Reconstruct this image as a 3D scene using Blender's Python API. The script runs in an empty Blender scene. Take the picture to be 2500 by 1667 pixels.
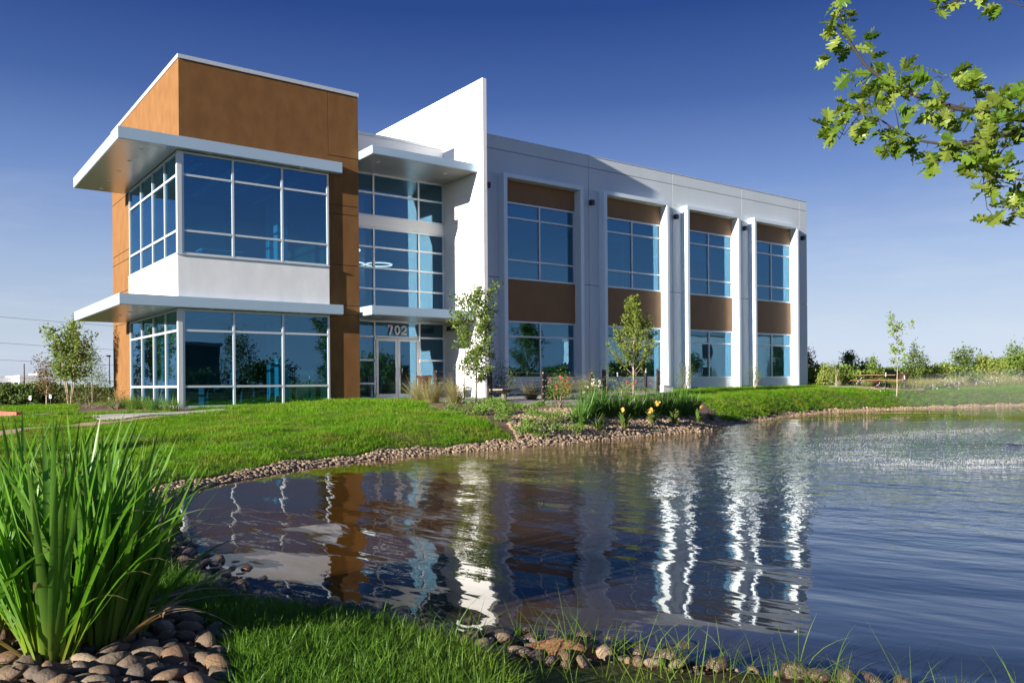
import bpy, bmesh, math, random
import numpy as np
from mathutils import Vector, Matrix
R = math.radians
scene = bpy.context.scene
COL = scene.collection
rng = np.random.default_rng(7)
random.seed(7)

# ------------------------------------------------------------------ camera
cam_d = bpy.data.cameras.new('camera'); cam = bpy.data.objects.new('camera', cam_d); COL.objects.link(cam)
cam_d.sensor_width = 36; cam_d.lens = 36*2018.05/2500; cam_d.shift_y = 103.4/2500
cam_d.clip_start = .05; cam_d.clip_end = 3000
_r = Vector((.80163, -.59776, -.0079)); _u = Vector((.00633, -.00472, .99997)); _f = Vector((.59778, .80166, 0))
m = Matrix((_r, _u, -_f)).transposed().to_4x4(); m.translation = (-8.026, -30.227, .556)
cam.matrix_world = m
scene.camera = cam

# ------------------------------------------------------------------ sky, sun, exposure
SUN = Vector((-.9647, -.1233, .2327)).normalized()          # towards the sun
el = math.asin(SUN.z); az = math.atan2(SUN.x, SUN.y)
world = bpy.data.worlds.new('World'); scene.world = world; world.use_nodes = True
wn = world.node_tree; wn.nodes.clear()
sky = wn.nodes.new('ShaderNodeTexSky'); sky.sky_type = 'NISHITA'; sky.sun_disc = False
sky.sun_elevation = el; sky.sun_rotation = az; sky.altitude = 0
sky.air_density = .7; sky.dust_density = 1.0; sky.ozone_density = 6.0
bg = wn.nodes.new('ShaderNodeBackground'); wo = wn.nodes.new('ShaderNodeOutputWorld')
bg.inputs[1].default_value = .15
# the deep, saturated blue of the photograph's sky, with thin cloud low down
gm = wn.nodes.new('ShaderNodeVectorMath'); gm.operation = 'MULTIPLY'
gr = wn.nodes.new('ShaderNodeValToRGB'); g2 = wn.nodes.new('ShaderNodeVectorMath'); g2.operation = 'SCALE'; g2.inputs['Scale'].default_value = .93
for i, (p, c) in enumerate(((0, (.73, .83, .98)), (.025, (.72, .82, .97)), (.067, (.62, .74, .90)), (.14, (.46, .62, .91)), (.234, (.225, .375, .78)), (.32, (.092, .19, .53)), (.41, (.035, .097, .37)), (1, (.042, .115, .415)))):
    e = gr.color_ramp.elements[i] if i < 2 else gr.color_ramp.elements.new(p)
    e.position = p; e.color = (*c, 1)
tc = wn.nodes.new('ShaderNodeTexCoord'); mp = wn.nodes.new('ShaderNodeMapping'); mp.inputs['Scale'].default_value = (1.6, 1.6, 9)
nz = wn.nodes.new('ShaderNodeTexNoise'); nz.inputs['Scale'].default_value = 2.2; nz.inputs['Detail'].default_value = 6; nz.inputs['Roughness'].default_value = .62
rp = wn.nodes.new('ShaderNodeValToRGB'); rp.color_ramp.elements[0].position = .46; rp.color_ramp.elements[1].position = .78
sx = wn.nodes.new('ShaderNodeSeparateXYZ'); mr = wn.nodes.new('ShaderNodeMapRange')
mr.inputs['From Min'].default_value = .02; mr.inputs['From Max'].default_value = .26; mr.inputs['To Min'].default_value = .55; mr.inputs['To Max'].default_value = 0
ml = wn.nodes.new('ShaderNodeMath'); ml.operation = 'MULTIPLY'
mx = wn.nodes.new('ShaderNodeMix'); mx.data_type = 'RGBA'; mx.inputs['B'].default_value = (1.85, 1.97, 2.2, 1)
L = wn.links.new
bw = wn.nodes.new('ShaderNodeRGBToBW'); L(sky.outputs[0], bw.inputs[0]); fl = wn.nodes.new('ShaderNodeMath'); fl.operation = 'MULTIPLY_ADD'; fl.inputs[1].default_value = .25; fl.inputs[2].default_value = 1.65; L(bw.outputs[0], fl.inputs[0]); L(fl.outputs[0], gm.inputs[0]); L(tc.outputs['Generated'], mp.inputs[0]); L(mp.outputs[0], nz.inputs['Vector']); L(nz.outputs['Fac'], rp.inputs[0])
L(tc.outputs['Generated'], sx.inputs[0]); L(sx.outputs['Z'], gr.inputs[0]); L(gr.outputs[0], g2.inputs[0]); L(g2.outputs[0], gm.inputs[1]); L(sx.outputs['Z'], mr.inputs['Value']); L(rp.outputs[0], ml.inputs[0]); L(mr.outputs[0], ml.inputs[1])
L(ml.outputs[0], mx.inputs['Factor']); L(gm.outputs[0], mx.inputs['A']); L(mx.outputs['Result'], bg.inputs[0]); L(bg.outputs[0], wo.inputs[0])
sun_d = bpy.data.lights.new('sun', 'SUN'); sun_d.energy = 5.0; sun_d.angle = R(.55); sun_d.color = (1, .91, .79)
sun = bpy.data.objects.new('sun', sun_d); COL.objects.link(sun); sun.rotation_euler = (-SUN).to_track_quat('-Z', 'Y').to_euler(); sun.location = (-30, -10, 20)
vs = scene.view_settings; vs.view_transform = 'Standard'; vs.look = 'None'; vs.exposure = 1.45; vs.gamma = 1; vs.use_curve_mapping = False
scene.cycles.max_bounces = 8; scene.cycles.transparent_max_bounces = 24; scene.cycles.sample_clamp_indirect = 6
scene.cycles.caustics_reflective = False; scene.cycles.caustics_refractive = False
scene.cycles.use_adaptive_sampling = True; scene.cycles.use_denoising = True

# ------------------------------------------------------------------ terrain function
#TERRAIN-BEGIN
ZW = -1.0
POND = np.array([(-5.75,-20.6),(-5.34,-19.16),(-4.75,-17.6),(-3.95,-16.75),(-2.95,-16.05),(-1.85,-15.3),(-.7,-14.8),(.55,-14.4),(1.85,-14.1),(3.1,-14.05),(4.1,-14.05),(6.0,-13.8),(8.15,-13.3),(10.4,-12.85),(12.7,-12.45),(16.6,-10.7),(19.0,-9.8),(24.4,-7.6),(30.3,-6.0),(34.0,-6.3),(39.5,-6.9),(47.5,-8.3),(60,-12),(74,-22),(72,-38),(48,-47),(20,-47),(4,-40),(-1.2,-33.5),(-3.0,-29.8),(-4.13,-27.86),(-4.5,-27.33),(-4.84,-26.66),(-5.04,-26.3),(-5.23,-26.04),(-5.43,-25.41),(-5.62,-24.8),(-5.9,-24.64),(-5.99,-24.2),(-5.96,-23.25),(-5.93,-22.52),(-5.87,-21.66)])
HC = np.array([(-.1,-.1,-.27),(0,11,-.2),(-6,5,-.34),(-12,10,-.42),(3,-2,-.16),(6,-2,-.04),(9,0,-.06),(13,-2.5,-.04),(13,-6,-.12),(18,-1,.08),(25,-1,.16),(31,-1,.22),(37,-1,.26),(37,3,.26),(39.2,-3.2,.13),(42,-.6,.2),(37.9,-5.3,-.17),(47,3,.3),(52,0,.2),(52,8,.55),(60,14,.9),(65,4,.8),(72,22,1.35),(80,8,1.3),(95,35,1.5),(120,20,1.5),(-22,22,-.6),(-30,40,-.95),(-5,35,-.7),(15,40,-.3),(60,60,.8),(-14,-10,-.55),(-12,-22,-.72),(-9,-26,-.78),(-8,-30,-.8),(-6,-32,-.8),(-3,-36,-.7),(-15,-35,-.7),(30,-60,-.4),(80,-50,0),(0,-60,-.4),(-40,-40,-.5),(-45,10,-.7),(2.5,-7,-.22),(-2,-7,-.46),(7,-8,-.2),(-4,-12.5,-.72),(16,-6,-.1),(27,-4,0.05),(-1,-10.5,-.5),(5,-11,-.38),(10,-9.8,-.3),(14,-9.5,-.35)])
def _pd(P, X, Y):
    d = np.full(X.shape, 1e9); ins = np.zeros(X.shape, bool); n = len(P)
    for i in range(n):
        ax, ay = P[i]; bx, by = P[(i+1) % n]; ex, ey = bx-ax, by-ay
        t = np.clip(((X-ax)*ex+(Y-ay)*ey)/(ex*ex+ey*ey), 0, 1)
        d = np.minimum(d, np.hypot(X-ax-t*ex, Y-ay-t*ey))
        if ay != by: ins ^= ((ay > Y) != (by > Y)) & (X < ex*(Y-ay)/ey+ax)
    return d, ins
def _rbf():
    n = len(HC); r = np.hypot(HC[:, None, 0]-HC[None, :, 0], HC[:, None, 1]-HC[None, :, 1])
    A = np.zeros((n+1, n+1)); A[:n, :n] = -np.sqrt(r*r+4); A[:n, n] = A[n, :n] = 1
    A[:n, :n] -= np.eye(n)*.02
    return np.linalg.solve(A, np.append(HC[:, 2], 0))
_W = _rbf()
def inpoly(P, X, Y): return _pd(np.array(P, float), np.asarray(X, float), np.asarray(Y, float))[1]
def shore(X, Y):
    d, i = _pd(POND, np.asarray(X, float), np.asarray(Y, float)); return np.where(i, -d, d)
def height(X, Y):
    X = np.asarray(X, float); Y = np.asarray(Y, float); sh = X.shape; X = X.ravel(); Y = Y.ravel()
    b = np.full(X.shape, _W[-1])
    for (cx, cy, _), w in zip(HC, _W): b = b - w*np.sqrt((X-cx)**2+(Y-cy)**2+4)
    far = np.hypot(X-10, Y-0); b = np.where(far > 130, b*np.clip(1-(far-130)/100, 0, 1)+.2*np.clip((far-130)/100, 0, 1), b)
    s = shore(X, Y); b = np.maximum(b, ZW+.12)
    w = np.clip(s/2.2, 0, 1); w = 1-(1-w)**1.9
    land = (ZW+.02)*(1-w)+b*w
    lump = .016*np.sin(X*3.1+1.7*np.sin(Y*1.3))+.014*np.sin(Y*3.7+1.3*np.sin(X*1.9))+.02*np.sin(X*1.1+Y*.8)
    land = land+lump*np.clip((s-.8)/1.5, 0, 1)*np.clip((-1.5-Y)/2, 0, 1)
    z = np.where(s > 0, land, np.maximum(ZW+.02+s*.35, ZW-.9))
    return z.reshape(sh)
#TERRAIN-END

# ------------------------------------------------------------------ materials
MATS = {}
def nodes(name):
    m = bpy.data.materials.new(name); m.use_nodes = True; MATS[name] = m
    nt = m.node_tree; b = nt.nodes['Principled BSDF']; return m, nt, b
def nn(nt, t, **kw):
    n = nt.nodes.new(t)
    for k, v in kw.items():
        if hasattr(n, k) and k not in ('Scale',): setattr(n, k, v)
        else: n.inputs[k.replace('_', ' ')].default_value = v
    return n
def mixc(nt, a, b, fac):
    x = nt.nodes.new('ShaderNodeMix'); x.data_type = 'RGBA'
    for s, v in (('A', a), ('B', b), ('Factor', fac)):
        if hasattr(v, 'is_output'): nt.links.new(v, x.inputs[s])
        else: x.inputs[s].default_value = (*v, 1) if isinstance(v, tuple) else v
    return x.outputs['Result']
def pos(nt, scale=(1, 1, 1)):
    g = nt.nodes.new('ShaderNodeNewGeometry'); m = nt.nodes.new('ShaderNodeMapping'); m.inputs['Scale'].default_value = scale
    nt.links.new(g.outputs['Position'], m.inputs[0]); return m.outputs[0]
def noise(nt, vec, scale, detail=4, rough=.55, lo=.35, hi=.65):
    n = nt.nodes.new('ShaderNodeTexNoise'); n.inputs['Scale'].default_value = scale; n.inputs['Detail'].default_value = detail; n.inputs['Roughness'].default_value = rough
    if vec: nt.links.new(vec, n.inputs['Vector'])
    r = nt.nodes.new('ShaderNodeMapRange'); r.inputs['From Min'].default_value = lo; r.inputs['From Max'].default_value = hi
    nt.links.new(n.outputs['Fac'], r.inputs['Value']); return r.outputs[0]
def bump(nt, b, h, strength, dist):
    x = nt.nodes.new('ShaderNodeBump'); x.inputs['Strength'].default_value = strength; x.inputs['Distance'].default_value = dist
    nt.links.new(h, x.inputs['Height']); nt.links.new(x.outputs[0], b.inputs['Normal'])
def schlick(nt, f0):
    w = nt.nodes.new('ShaderNodeLayerWeight'); w.inputs[0].default_value = .5
    p = nn(nt, 'ShaderNodeMath', operation='POWER'); nt.links.new(w.outputs['Facing'], p.inputs[0]); p.inputs[1].default_value = 5
    q = nn(nt, 'ShaderNodeMath', operation='MULTIPLY_ADD'); nt.links.new(p.outputs[0], q.inputs[0]); q.inputs[1].default_value = 1-f0; q.inputs[2].default_value = f0; return q.outputs[0]
def solid(name, col, rough=.6, metal=0, spec=.5, col2=None, nscale=3, stretch=(1, 1, 1), bscale=None, bstr=.2, bdist=.005):
    m, nt, b = nodes(name)
    b.inputs['Roughness'].default_value = rough; b.inputs['Metallic'].default_value = metal; b.inputs['Specular IOR Level'].default_value = spec
    if col2: nt.links.new(mixc(nt, col, col2, noise(nt, pos(nt, stretch), nscale)), b.inputs['Base Color'])
    else: b.inputs['Base Color'].default_value = (*col, 1)
    if bscale: bump(nt, b, noise(nt, pos(nt), bscale, 5, .6, 0, 1), bstr, bdist)
    return m
def veg(name, cols, trans=.35, rough=.5, patch=.25, big=None, spec=.3, dark=None):
    """leaf or blade: colour varies from piece to piece and in drifts"""
    m, nt, b = nodes(name); nt.nodes.remove(b); out = nt.nodes['Material Output']
    g = nt.nodes.new('ShaderNodeNewGeometry'); oi = nt.nodes.new('ShaderNodeObjectInfo')
    a = nn(nt, 'ShaderNodeMath', operation='ADD'); nt.links.new(g.outputs['Random Per Island'], a.inputs[0]); nt.links.new(oi.outputs['Random'], a.inputs[1])
    f = nn(nt, 'ShaderNodeMath', operation='FRACT'); nt.links.new(a.outputs[0], f.inputs[0])
    r = nt.nodes.new('ShaderNodeValToRGB'); cr = r.color_ramp
    while len(cr.elements) < len(cols): cr.elements.new(.5)
    for i, c in enumerate(cols): cr.elements[i].position = i/(len(cols)-1); cr.elements[i].color = (*c, 1)
    nt.links.new(f.outputs[0], r.inputs[0]); col = r.outputs[0]
    if dark: col = mixc(nt, col, dark, noise(nt, pos(nt), 2.2, 3, .6, .52, .72))
    if big: col = mixc(nt, col, big, noise(nt, pos(nt), patch, 3, .6, .46, .75))
    d = nt.nodes.new('ShaderNodeBsdfDiffuse'); t = nt.nodes.new('ShaderNodeBsdfTranslucent'); x = nt.nodes.new('ShaderNodeMixShader'); x.inputs[0].default_value = trans
    gl = nt.nodes.new('ShaderNodeBsdfGlossy'); gl.inputs['Roughness'].default_value = rough; gl.inputs['Color'].default_value = (.8, .85, .8, 1)
    fr = schlick(nt, .035); mu = nn(nt, 'ShaderNodeMath', operation='MULTIPLY'); mu.inputs[1].default_value = spec; nt.links.new(fr, mu.inputs[0])
    y = nt.nodes.new('ShaderNodeMixShader')
    hs = nn(nt, 'ShaderNodeHueSaturation', Saturation=1.1, Value=1.25); nt.links.new(col, hs.inputs['Color'])
    nt.links.new(col, d.inputs[0]); nt.links.new(hs.outputs[0], t.inputs[0]); nt.links.new(d.outputs[0], x.inputs[1]); nt.links.new(t.outputs[0], x.inputs[2])
    nt.links.new(mu.outputs[0], y.inputs[0]); nt.links.new(x.outputs[0], y.inputs[1]); nt.links.new(gl.outputs[0], y.inputs[2]); nt.links.new(y.outputs[0], out.inputs[0])
    return m

BROWN = solid('brown_stucco', (.205, .102, .037), .85, col2=(.168, .080, .028), nscale=2.3, stretch=(1, 1, .55), bscale=26, bstr=.25, bdist=.012, spec=.2)
WHITE = solid('white_stucco', (.82, .835, .85), .8, col2=(.745, .765, .78), nscale=2.3, stretch=(1, 1, .5), bscale=22, bstr=.22, bdist=.012, spec=.25)
FINW = solid('white_paint', (.79, .795, .80), .6, col2=(.76, .765, .775), nscale=.8, stretch=(1, 1, .3), bscale=40, bstr=.08, bdist=.005)
WING = solid('grey_paint', (.625, .695, .74), .65, col2=(.575, .645, .69), nscale=.5, stretch=(1, 1, .25), bscale=30, bstr=.1, bdist=.006)
TAN = solid('brown_panel', (.25, .135, .060), .6, col2=(.225, .118, .052), nscale=1.4, spec=.35)
SILVER = solid('silver_panel', (.41, .54, .65), .38, metal=.2, col2=(.385, .515, .625), nscale=.7)
SURR = solid('surround_panel', (.70, .795, .86), .42, metal=.1, col2=(.67, .765, .83), nscale=.5)
SOFF = solid('soffit_metal', (.50, .50, .48), .28, metal=.7)
ALU = solid('aluminium', (.62, .67, .70), .42, metal=.3)
COPE = solid('coping_metal', (.62, .66, .68), .4, metal=.3)
BLACK = solid('black_metal', (.018, .017, .017), .45)
DARKBR = solid('dark_brown_metal', (.030, .020, .016), .45)
CHROME = solid('steel', (.62, .62, .62), .25, metal=1)
CABLE = solid('steel_cable', (.25, .25, .25), .4, metal=.8)
BINM = solid('brown_steel', (.065, .030, .020), .4, col2=(.05, .024, .017))
GREENP = solid('green_steel', (.012, .045, .030), .5)
WPAINT = solid('white_tip', (.8, .8, .78), .5)
WOODG = solid('weathered_slat', (.36, .29, .20), .8, col2=(.25, .20, .15), nscale=7, stretch=(1, 6, 1))
WOODT = solid('tan_slat', (.27, .155, .07), .7, col2=(.21, .12, .055), nscale=6)
CONC = solid('concrete', (.46, .44, .40), .9, col2=(.38, .36, .33), nscale=1.5, bscale=60, bstr=.15)
PAVE = solid('paving', (.30, .27, .25), .9, col2=(.24, .22, .205), nscale=2, bscale=50, bstr=.2)
DG = solid('granite_path', (.36, .25, .16), .95, col2=(.29, .20, .125), nscale=3, bscale=80, bstr=.5, bdist=.01)
ASPH = solid('asphalt', (.16, .165, .17), .9, col2=(.13, .135, .14), nscale=1)
REDK = solid('red_kerb_paint', (.55, .10, .07), .7, col2=(.44, .09, .07), nscale=3)
MULCH = solid('mulch', (.10, .050, .030), .95, col2=(.20, .13, .09), nscale=9, bscale=30, bstr=.9, bdist=.03)
SOILROCK = solid('gravel_bed', (.24, .18, .135), .95, col2=(.15, .11, .08), nscale=12, bscale=30, bstr=.8, bdist=.03)
INTW = solid('interior_wall', (.52, .54, .53), .8)
INTF = solid('interior_floor', (.20, .20, .20), .6)
INTC = solid('interior_ceiling', (.36, .38, .39), .85)
DARKG = solid('dark_joint', (.05, .05, .055), .9)
ROOFM = solid('roof_membrane', (.55, .55, .53), .9)
BARK = solid('bark', (.19, .145, .105), .9, col2=(.12, .09, .065), nscale=14, stretch=(1, 1, .25), bscale=40, bstr=.6)
PBARK = solid('pale_bark', (.40, .33, .25), .85, col2=(.30, .24, .18), nscale=12, stretch=(1, 1, .25))
DBARK = solid('dark_bark', (.055, .042, .034), .9, col2=(.085, .065, .05), nscale=20, bscale=60, bstr=.5)
def glass(name, tint, refl, base, ior=1.52):
    m, nt, b = nodes(name); nt.nodes.remove(b); out = nt.nodes['Material Output']
    t = nt.nodes.new('ShaderNodeBsdfTransparent'); t.inputs[0].default_value = (*tint, 1)
    g = nt.nodes.new('ShaderNodeBsdfGlossy'); g.inputs['Color'].default_value = (*refl, 1); g.inputs['Roughness'].default_value = 0
    fr = schlick(nt, .03); a = nn(nt, 'ShaderNodeMath', operation='ADD', use_clamp=True); a.inputs[1].default_value = base
    nt.links.new(fr, a.inputs[0])
    # slight pillowing of real panes
    bp = nt.nodes.new('ShaderNodeBump'); bp.inputs['Strength'].default_value = .035; bp.inputs['Distance'].default_value = .05
    nt.links.new(noise(nt, pos(nt), .8, 1, .5, 0, 1), bp.inputs['Height']); nt.links.new(bp.outputs[0], g.inputs['Normal'])
    x = nt.nodes.new('ShaderNodeMixShader'); nt.links.new(a.outputs[0], x.inputs[0]); nt.links.new(t.outputs[0], x.inputs[1]); nt.links.new(g.outputs[0], x.inputs[2]); nt.links.new(x.outputs[0], out.inputs[0])
    return m
GLASS = glass('tinted_glass', (.31, .61, .74), (.34, .66, .92), .145)
def emit(name, col, s):
    m, nt, b = nodes(name); b.inputs['Emission Color'].default_value = (*col, 1); b.inputs['Emission Strength'].default_value = s; b.inputs['Base Color'].default_value = (.8, .8, .8, 1); return m
LAMP = emit('lit_ring', (1, .36, .26), 3.2)

# ------------------------------------------------------------------ mesh helpers
class MB:
    def __init__(s): s.v = []; s.f = []; s.n = 0
    def add(s, v, f):
        v = np.asarray(v, float); s.v.append(v); s.f += [tuple(i+s.n for i in q) for q in f]; s.n += len(v); return s
    def box(s, x0, x1, y0, y1, z0, z1):
        return s.add([(x0, y0, z0), (x1, y0, z0), (x1, y1, z0), (x0, y1, z0), (x0, y0, z1), (x1, y0, z1), (x1, y1, z1), (x0, y1, z1)],
                     [(0, 3, 2, 1), (4, 5, 6, 7), (0, 1, 5, 4), (1, 2, 6, 5), (2, 3, 7, 6), (3, 0, 4, 7)])
    def prism(s, poly, z0, z1):
        n = len(poly); v = [(x, y, z0) for x, y in poly]+[(x, y, z1) for x, y in poly]
        return s.add(v, [tuple(range(n-1, -1, -1)), tuple(range(n, 2*n))]+[(i, (i+1) % n, (i+1) % n+n, i+n) for i in range(n)])
    def tube(s, pts, rad, n=6, cap=True):
        pts = np.asarray(pts, float); k = len(pts); rad = np.broadcast_to(rad, (k,))
        t = np.gradient(pts, axis=0); t /= np.linalg.norm(t, axis=1)[:, None]+1e-9
        a = np.where(np.abs(t[:, 2:3]) > .9, [[1., 0, 0]], [[0, 0, 1.]]); u = np.cross(t, a); u /= np.linalg.norm(u, axis=1)[:, None]; w = np.cross(t, u)
        th = np.arange(n)*2*np.pi/n
        v = (pts[:, None]+rad[:, None, None]*(np.cos(th)[None, :, None]*u[:, None]+np.sin(th)[None, :, None]*w[:, None])).reshape(-1, 3)
        f = [(i*n+j, i*n+(j+1) % n, (i+1)*n+(j+1) % n, (i+1)*n+j) for i in range(k-1) for j in range(n)]
        if cap: f += [tuple(range(n-1, -1, -1)), tuple(range((k-1)*n, k*n))]
        return s.add(v, f)
    def lathe(s, prof, c=(0, 0, 0), n=20):
        k = len(prof); th = np.arange(n)*2*np.pi/n
        v = [(c[0]+r*math.cos(t), c[1]+r*math.sin(t), c[2]+z) for r, z in prof for t in th]
        return s.add(v, [(i*n+j, i*n+(j+1) % n, (i+1)*n+(j+1) % n, (i+1)*n+j) for i in range(k-1) for j in range(n)])
    def build(s, name, mat, parent=None, smooth=False, bevel=0):
        v = np.concatenate(s.v) if s.v else np.zeros((0, 3))
        return mesh_obj(name, v, s.f, mat, parent, smooth, bevel)
def mesh_from(name, v, f):
    me = bpy.data.meshes.new(name)
    if isinstance(f, np.ndarray):                      # all faces of one size: fast path
        k = f.shape[1]; me.vertices.add(len(v)); me.vertices.foreach_set('co', np.asarray(v, np.float32).ravel())
        me.loops.add(f.size); me.loops.foreach_set('vertex_index', f.astype(np.int32).ravel())
        me.polygons.add(len(f)); me.polygons.foreach_set('loop_start', np.arange(0, f.size, k, dtype=np.int32)); me.update(calc_edges=True)
    else: me.from_pydata([tuple(q) for q in v], [], f); me.update()
    return me
def link(o, parent=None):
    COL.objects.link(o)
    if parent: o.parent = parent
    return o
def mesh_obj(name, v, f, mat, parent=None, smooth=False, bevel=0, local=True):
    v = np.asarray(v, float)
    if parent is not None and local: v = v-np.array(OFF.get(parent.name, (0, 0, 0)))
    me = mesh_from(name, v, f)
    if mat: me.materials.append(mat)
    if smooth: me.polygons.foreach_set('use_smooth', np.ones(len(me.polygons), bool))
    o = bpy.data.objects.new(name, me); link(o, parent)
    OFF[o.name] = OFF.get(parent.name, (0, 0, 0)) if parent is not None else (0, 0, 0)
    if bevel:
        b = o.modifiers.new('bevel', 'BEVEL'); b.width = bevel; b.segments = 2; b.limit_method = 'ANGLE'
    return o
OFF = {}                                               # world offset of a parent (no rotation used for those)
def empty(name, loc, rz=0, parent=None):
    o = bpy.data.objects.new(name, None); link(o, parent); o.location = loc; o.rotation_euler.z = rz; o.empty_display_size = .3
    if parent is None and rz == 0: OFF[o.name] = tuple(loc)
    return o
def tag(o, label=None, cat=None, group=None, kind=None):
    for k, v in (('label', label), ('category', cat), ('group', group), ('kind', kind)):
        if v: o[k] = v
    return o
def copy_tree(o, parent=None):
    c = o.copy(); COL.objects.link(c); c.parent = parent
    for ch in o.children: copy_tree(ch, c)
    return c
def gz(x, y): return float(height(np.array([x]), np.array([y]))[0])
UNL = []
def proto(name, v, f, mat, smooth=False):
    me = mesh_from(name, np.asarray(v, float), f); me.materials.append(mat)
    if smooth: me.polygons.foreach_set('use_smooth', np.ones(len(me.polygons), bool))
    o = bpy.data.objects.new(name, me); return o
def scatter(name, pts, rot, scl, protos, parent=None):
    """many alike small things as one object: points carrying instances"""
    pts = np.asarray(pts, np.float32); n = len(pts)
    me = bpy.data.meshes.new(name); me.vertices.add(n); me.vertices.foreach_set('co', pts.ravel())
    a = me.attributes.new('rot', 'FLOAT_VECTOR', 'POINT'); a.data.foreach_set('vector', np.asarray(rot, np.float32).ravel())
    a = me.attributes.new('scl', 'FLOAT', 'POINT'); a.data.foreach_set('value', np.asarray(scl, np.float32))
    me.update(); o = bpy.data.objects.new(name, me); link(o, parent)
    c = bpy.data.collections.new(name+'_pieces')
    for p in protos: c.objects.link(p)
    ng = bpy.data.node_groups.new(name, 'GeometryNodeTree')
    ng.interface.new_socket('Geometry', in_out='INPUT', socket_type='NodeSocketGeometry'); ng.interface.new_socket('Geometry', in_out='OUTPUT', socket_type='NodeSocketGeometry')
    N = ng.nodes.new; i = N('NodeGroupInput'); q = N('NodeGroupOutput'); ip = N('GeometryNodeInstanceOnPoints'); ci = N('GeometryNodeCollectionInfo')
    ci.inputs['Collection'].default_value = c; ci.inputs['Separate Children'].default_value = True; ci.inputs['Reset Children'].default_value = True
    ip.inputs['Pick Instance'].default_value = True
    ar = N('GeometryNodeInputNamedAttribute'); ar.data_type = 'FLOAT_VECTOR'; ar.inputs['Name'].default_value = 'rot'
    asx = N('GeometryNodeInputNamedAttribute'); asx.data_type = 'FLOAT'; asx.inputs['Name'].default_value = 'scl'
    l = ng.links.new; l(i.outputs[0], ip.inputs['Points']); l(ci.outputs[0], ip.inputs['Instance']); l(ar.outputs['Attribute'], ip.inputs['Rotation']); l(asx.outputs['Attribute'], ip.inputs['Scale']); l(ip.outputs[0], q.inputs[0])
    md = o.modifiers.new('pieces', 'NODES'); md.node_group = ng
    return o

# ------------------------------------------------------------------ ground, pond, paths
def axis(a, b, fa, fb, fine, far=1500):
    mid = np.arange(fa, fb+1e-6, fine); lo = []; x = fa; st = fine
    while x > a: st *= 1.22; x -= st; lo.append(x)
    hi = []; x = fb; st = fine
    while x < b: st *= 1.22; x += st; hi.append(x)
    return np.array(lo[::-1]+list(mid)+hi)
gx = axis(-1500, 1500, -14, 50, .25); gy = axis(-1500, 1500, -34, 6, .25)
GX, GY = np.meshgrid(gx, gy, indexing='ij'); GZ = height(GX, GY)
nx, ny = GX.shape; idx = np.arange(nx*ny).reshape(nx, ny)
gf = np.stack([idx[:-1, :-1].ravel(), idx[1:, :-1].ravel(), idx[1:, 1:].ravel(), idx[:-1, 1:].ravel()], 1)
m, nt, b = nodes('ground_soil'); b.inputs['Roughness'].default_value = 1; b.inputs['Specular IOR Level'].default_value = .1
c1 = mixc(nt, (.055, .085, .018), (.085, .105, .028), noise(nt, pos(nt), 1.2)); c2 = mixc(nt, c1, (.15, .13, .06), noise(nt, pos(nt), .12, 4, .6, .5, .75))
g_ = nt.nodes.new('ShaderNodeNewGeometry'); s_ = nt.nodes.new('ShaderNodeSeparateXYZ'); nt.links.new(g_.outputs['Position'], s_.inputs[0])
mr_ = nt.nodes.new('ShaderNodeMapRange'); mr_.inputs['From Min'].default_value = ZW+.02; mr_.inputs['From Max'].default_value = ZW+.10; nt.links.new(s_.outputs['Z'], mr_.inputs['Value'])
nt.links.new(mixc(nt, (.15, .085, .04), c2, mr_.outputs[0]), b.inputs['Base Color']); bump(nt, b, noise(nt, pos(nt), 18, 5, .6, 0, 1), .6, .03)
ground = mesh_obj('ground', np.stack([GX, GY, GZ], -1).reshape(-1, 3), gf, m, smooth=True); tag(ground, 'grassy ground sloping from the building down to the pond', kind='structure')

# water: dark brown pond, ripples spreading from the fountain on the right
m, nt, b = nodes('pond_water'); b.inputs['Roughness'].default_value = .015; b.inputs['IOR'].default_value = 1.5
b.inputs['Specular IOR Level'].default_value = .62
SHAL = mixc(nt, (.056, .0235, .0025), (.088, .037, .004), noise(nt, pos(nt), .25))
FC = (13.5, -21.5)
geo = nt.nodes.new('ShaderNodeNewGeometry')
vd = nn(nt, 'ShaderNodeVectorMath', operation='DISTANCE'); nt.links.new(geo.outputs['Position'], vd.inputs[0]); vd.inputs[1].default_value = (*FC, ZW)
near = nn(nt, 'ShaderNodeMapRange', interpolation_type='SMOOTHSTEP'); near.inputs['From Min'].default_value = 5; near.inputs['From Max'].default_value = 17; near.inputs['To Min'].default_value = 1; near.inputs['To Max'].default_value = 0
nt.links.new(vd.outputs['Value'], near.inputs['Value'])
mid = nn(nt, 'ShaderNodeMapRange', interpolation_type='SMOOTHSTEP'); mid.inputs['From Min'].default_value = 12; mid.inputs['From Max'].default_value = 21; mid.inputs['To Min'].default_value = 1; mid.inputs['To Max'].default_value = 0
nt.links.new(vd.outputs['Value'], mid.inputs['Value'])
cv = nn(nt, 'ShaderNodeVectorMath', operation='SUBTRACT'); nt.links.new(geo.outputs['Position'], cv.inputs[0]); cv.inputs[1].default_value = (*FC, 0)
def mth(op, a, b2=None):
    x = nn(nt, 'ShaderNodeMath', operation=op)
    for i, v in enumerate((a, b2)):
        if v is None: continue
        if hasattr(v, 'is_output'): nt.links.new(v, x.inputs[i])
        else: x.inputs[i].default_value = v
    return x.outputs[0]
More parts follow.
